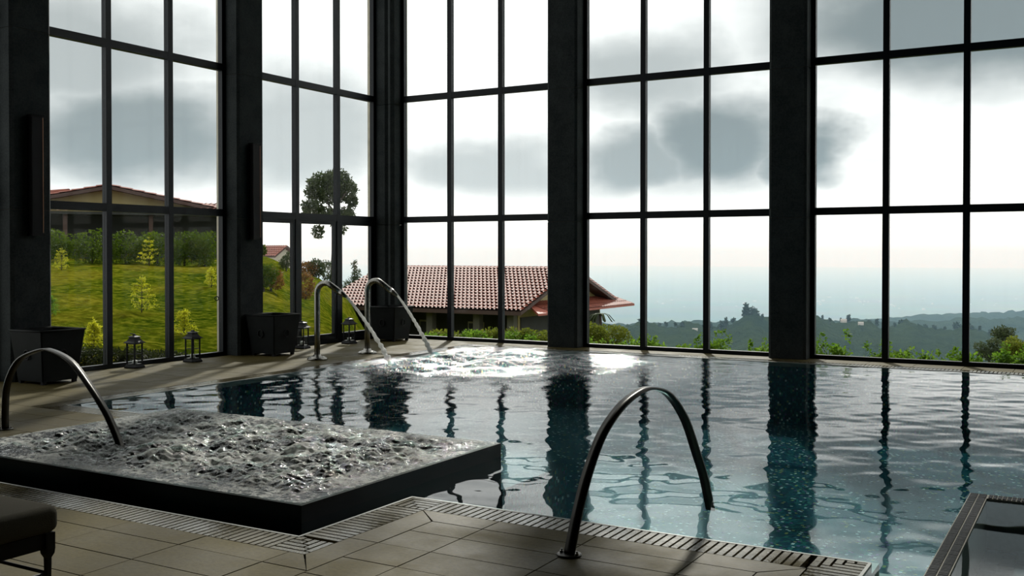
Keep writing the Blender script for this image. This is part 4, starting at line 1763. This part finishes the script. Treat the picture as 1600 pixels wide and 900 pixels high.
def small_house(name, corner_uD, ridge_dir, length, width, z0, ze, zr, wallm, label, far=False, over=.5):
    """gable house; corner: centre point; ridge along local x"""
    o = empty(name, (corner_uD[0], corner_uD[1], z0), ridge_dir)
    L, W = length / 2, width / 2
    he, hr = ze - z0, zr - z0
    k = MB()
    pr = [(-W, 0), (W, 0), (W, he + over * (hr - he) / (W + over)), (0, hr - .12), (-W, he + over * (hr - he) / (W + over))]
    k.loft([[(-L + over, y, z) for y, z in pr], [(L - over, y, z) for y, z in pr]], True, False)
    k.build('walls', M[wallm], o)
    k = MB()
    for s in (-1, 1):
        e1 = Vector((1, 0, 0)) if s < 0 else Vector((1, 0, 0))
        es_ = Vector((0, -s * (W + over), hr - he)).normalized()
        tiled_slope(k, Vector((-L, s * (W + over), he)), e1, es_, length, math.hypot(W + over, hr - he), .28, .45, .05, .03)
    k.build('roof_tiles', M['roof_clay'], o)['kind'] = 'stuff'
    k = MB()
    for s in (-1, 1):
        a, b, c, d = Vector((-L, s * (W + over), he - .03)), Vector((L, s * (W + over), he - .03)), Vector((L, 0, hr - .03)), Vector((-L, 0, hr - .03))
        th = Vector((0, 0, -.14))
        k.add([a, b, c, d, a + th, b + th, c + th, d + th], [(0, 1, 2, 3), (7, 6, 5, 4), (0, 4, 5, 1), (1, 5, 6, 2), (2, 6, 7, 3), (3, 7, 4, 0)])
    k.build('roof_deck', M['fascia_wood'], o)
    for xx in (-L * .5, 0, L * .5):
        k = MB()
        k.box(xx - .45, xx + .45, -W - .03, -W + .01, 1.0 if not far else .8, 2.0 if not far else 1.7)
        f = k.build('window', M['house_cream'], o)
        k = MB()
        k.box(xx - .38, xx + .38, -W - .05, -W - .03, 1.08 if not far else .86, 1.92 if not far else 1.62)
        k.build('pane', M['house_dark'], f)
    tag(o, label, 'house')
    return o


# house above the hedge: its gable faces the hall
hc = at(170, 397, 46)
hdir = math.atan2(ray(170, 397).y, ray(170, 397).x)
gz = 1.2
h1 = small_house('garden_house', (hc.x, hc.y), hdir, 7.5, 8.4, gz, 1.5 + 46 * (397 - 325) / FPX - .15, 1.5 + 42.5 * (397 - 289) / FPX, 'house_ochre',
                 'ochre gabled house with a red roof above the clipped hedge')
# veranda roof and dark veranda below its gable
k = MB()
zz = 1.5 + 40 * (397 - 329) / FPX - gz
tiled_slope(k, Vector((-5.6, -4.9, zz)), Vector((0, 1, 0)), Vector((1, 0, .13)).normalized(), 9.9, 1.9, .28, .45, .05, .03)
k.build('veranda_roof_tiles', M['roof_clay'], h1)['kind'] = 'stuff'
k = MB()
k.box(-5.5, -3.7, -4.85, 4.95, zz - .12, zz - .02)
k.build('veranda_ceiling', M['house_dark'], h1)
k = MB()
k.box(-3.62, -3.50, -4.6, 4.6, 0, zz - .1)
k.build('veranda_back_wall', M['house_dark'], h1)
for yy in (-4.5, -1.6, 1.6, 4.5):
    k = MB()
    k.box(-5.3, -5.15, yy - .08, yy + .08, 0, zz - .1)
    k.build('veranda_post', M['fascia_wood'], h1)
ch = at(78, 303, 44)
k = MB()
k.tube([(0, 0, 0), (.9, 0, .05)], .17, 12)
co = empty('roof_hip', ch, YAW - R(10))
k.build('ridge_cap', M['roof_clay'], co)
k = MB()
k.box(-1.6, .7, -.2, 3.2, -.6, -.14)
k.build('roof_body', M['roof_clay'], co)
tag(co, 'rounded red ridge end of a roof at the left edge of the lawn window', 'roof')
h2 = at(292, 397, 60)
small_house('back_house', (h2.x, h2.y), YAW + .15, 5.0, 4.5, 1.0, 1.5 + 60 * (397 - 328) / FPX - .2, 1.5 + 60 * (397 - 318) / FPX, 'house_cream',
            'house behind the hedge of which only a low red roof shows', True)
h3 = at(410, 397, 110)
small_house('hill_house', (h3.x, h3.y), YAW + R(-20), 6.2, 3.6, -1.2, 1.5 + 110 * (397 - 400) / FPX, 1.5 + 110 * (397 - 384) / FPX, 'house_cream',
            'small cream house with red roof on the hill crest', True)
# trees behind the ochre house
for i, (u, v, D, s) in enumerate([(298, 350, 74, 1.0), (338, 350, 76, .9), (316, 343, 82, 1.2), (404, 388, 60, .42)]):
    blobs = [(random.uniform(-.7, .7) * s, random.uniform(-.5, .5) * s, random.uniform(-.8, .6) * s, .5 * s, .5 * s, .4 * s) for _ in range(8)]
    make_plant('garden_tree', at(u, v, D), blobs, 1600, .15, 'leaf_dark' if i < 3 else 'leaf_hedge', ['dark tree behind the hedge at its middle', 'dark tree behind the hedge at its right end', 'tall dark tree right of the ochre house', 'leafy tree beside the small hill house'][i], 'tree',
               None, [([(0, 0, -3.8), (0, 0, 0)], .09, .05)], seed=300 + i, rz=YAW)

# ------------------------------------------------------------------ the valley: ridges and plain
def ridge(name, D0, crest, back, depth_front, z_front, rough, label, seed, n=420, umin=-300, umax=2600):
    uu = np.linspace(umin, umax, n)
    cu, cv = np.array([c[0] for c in crest], float), np.array([c[1] for c in crest], float)
    zc = 1.5 - D0 * (np.interp(uu, cu, cv) - 397) / FPX
    rows = []
    rng = np.random.default_rng(seed)
    prof = [(D0 - depth_front, None, 0.0)] + [(D0 - depth_front * (1 - t), t, 1) for t in np.linspace(.08, 1, 26)] + [(D0 + back * t, -t, 1) for t in (.15, .35, .65, 1.0)]
    px_ = (uu - 800) / FPX
    P = np.zeros((len(prof), n, 3))
    for i, (D, t, _) in enumerate(prof):
        x = (px_ * c_ - s_) * D
        y = (px_ * s_ + c_) * D
        if t is None:
            z = np.full(n, z_front)
        elif t >= 0:
            z = z_front + (zc - z_front) * (1 - (1 - t) ** 1.7)
        else:
            z = zc + (z_front - 30 - zc) * (-t)
        z = z + rough * (wave_field(x, y, [(D0 * .05, .5), (D0 * .025, .35), (D0 * .012, .3), (D0 * .006, .22)], seed) if t is None or abs(t) < .99 or True else 0)
        P[i] = np.stack([x, y, z], -1)
    o = link(name, grid_mesh(name, P), M['far_forest'])
    tag(o, label, kind='structure')
    return o


R1 = [(-300, 530), (600, 522), (900, 512), (1010, 506), (1060, 507), (1095, 509), (1118, 514), (1140, 505), (1155, 498), (1175, 493), (1200, 499), (1280, 496), (1300, 499), (1340, 505), (1375, 509),
      (1405, 506), (1420, 505), (1450, 513), (1490, 511), (1515, 513), (1545, 519), (1565, 528), (1620, 545), (1800, 560), (2600, 560)]
ridge('forest_ridge', 420, R1, 160, 250, -62, 1.6, 'wooded dark ridge across the valley below the far windows', 5)
R2 = [(-300, 520), (1000, 520), (1250, 508), (1400, 498), (1440, 493), (1500, 490), (1560, 487), (1620, 484), (2000, 480), (2600, 480)]
ridge('hazy_ridge', 1000, R2, 300, 380, -110, 2.2, 'pale hazy wooded ridge behind the dark one at right', 6)
R3 = [(-300, 510), (1000, 505), (1300, 500), (1420, 503), (1500, 499), (1600, 497), (2600, 490)]
ridge('middle_ridge', 700, R3, 200, 200, -80, 1.8, 'blue grey wooded ridge in the middle of the valley', 7)
PZ = -200.0
pl = MB()
pl.add([(-16000, 250, PZ), (12000, 250, PZ), (12000, 16000, PZ), (-16000, 16000, PZ)], [(0, 1, 2, 3)])
po = pl.build('valley_plain', M['far_plain'])
tag(po, 'hazy valley plain stretching to the horizon', kind='structure')
# trees standing on the dark ridge
tm = []
for i in range(4):
    rng = np.random.default_rng(400 + i)
    bl_ = [(rng.uniform(-1, 1), rng.uniform(-1, 1), rng.uniform(1.2, 3.4), 1.3, 1.3, .9) for _ in range(5)] if i < 3 else \
          [(0, 0, 2 + q * .8, 1.0 - q * .16, 1.0 - q * .16, .7) for q in range(5)]
    V = leaves_in(260, blob_sampler(bl_, rng, .4), 1.0, rng, .7)
    tm.append(quads_mesh('ridge_crown', V))
stm = MB().tube([(0, 0, -4), (.1, 0, 0), (0, 0, 2.6)], [.3, .24, .12], 6).mesh('ridge_trunk')
rr = random.Random(77)
cu, cv = [c[0] for c in R1], [c[1] for c in R1]
for i in range(44):
    u = 1000 + 600 * (i + rr.uniform(-.25, .25)) / 44
    v = float(np.interp(u, cu, cv))
    t = empty('ridge_tree', at(u, v + 4, 414 + rr.uniform(-6, 4)), rr.uniform(0, 6))
    s = rr.uniform(.3, .8)
    if 1160 < u < 1180:
        s = 1.15
    t.scale = (s, s, s)
    q = rr.randrange(4)
    link('crown', tm[q], M['leaf_far'], t)
    link('trunk', stm, M['bark'], t)
    tag(t, 'small dark tree on the skyline of the wooded ridge', 'tree', 'trees on the skyline of the dark ridge')
# tiny houses in the valley
hm = MB()
hm.loft([[(-5, -3, 0), (5, -3, 0), (5, 3, 0), (-5, 3, 0)], [(-5, -3, 4), (5, -3, 4), (5, 3, 4), (-5, 3, 4)], [(-5.3, -.1, 6.5), (5.3, -.1, 6.5), (5.3, .1, 6.5), (-5.3, .1, 6.5)]], True, False)
hme = hm.mesh('valley_house')
hme.materials.append(M['far_house_paint'])
for hi_n, (u, v, D, s) in enumerate([(1163, 515, 395, .22), (1171, 516, 390, .16), (1318, 504, 400, .22), (1345, 508, 398, .2), (1086, 518, 395, .2)]):
    o = bpy.data.objects.new('valley_house', hme)
    COL.objects.link(o)
    o.location = at(u, v, D)
    o.scale = (s, s, s)
    o.rotation_euler = (0, 0, YAW + rr.uniform(-.4, .4))
    tag(o, ['small pale house below the wooded knoll of the dark ridge', 'smaller pale house just right of the one below the knoll', 'small pale house left in the right valley window', 'small pale house on the ridge, second in the right valley window', 'small pale house low on the ridge in the middle window'][hi_n], 'house', 'houses on the dark ridge')
for i in range(46):
    u = rr.choice([rr.uniform(1020, 1200), rr.uniform(1270, 1600), rr.uniform(1270, 1600)])
    v = rr.gauss(472, 5) if u > 1250 else rr.gauss(474, 6)
    r_ = ray(u, v)
    D = (PZ - EYE) / r_.z
    if D > 7000 or D < 1500:
        continue
    o = bpy.data.objects.new('valley_house', hme)
    COL.objects.link(o)
    o.location = Vector((0, 0, EYE)) + r_ * D
    s = rr.uniform(.4, 1.1)
    o.scale = (s * 1.5, s, s)
    o.rotation_euler = (0, 0, rr.uniform(0, 3))
    tag(o, 'tiny white house far out on the valley plain', 'house', 'white houses on the valley plain')

# ------------------------------------------------------------------ haze lying over the valley
m = Mat('haze')
vs = m.n('ShaderNodeVolumeScatter')
vs.inputs['Color'].default_value = (0.42, 0.67, 0.86, 1)
vs.inputs['Density'].default_value = 0.00042
vs.inputs['Anisotropy'].default_value = 0.15
m.l(vs.outputs[0], m.out.inputs['Volume'])
m.done('haze')
hz = MB()
hz.box(-17000, 13000, 0, 17000, -260, 45)
ho = hz.build('valley_haze', M['haze'])
ho.location = (0, 110, 0)
tag(ho, 'thin white haze filling the valley beyond the garden', 'haze', kind='stuff')
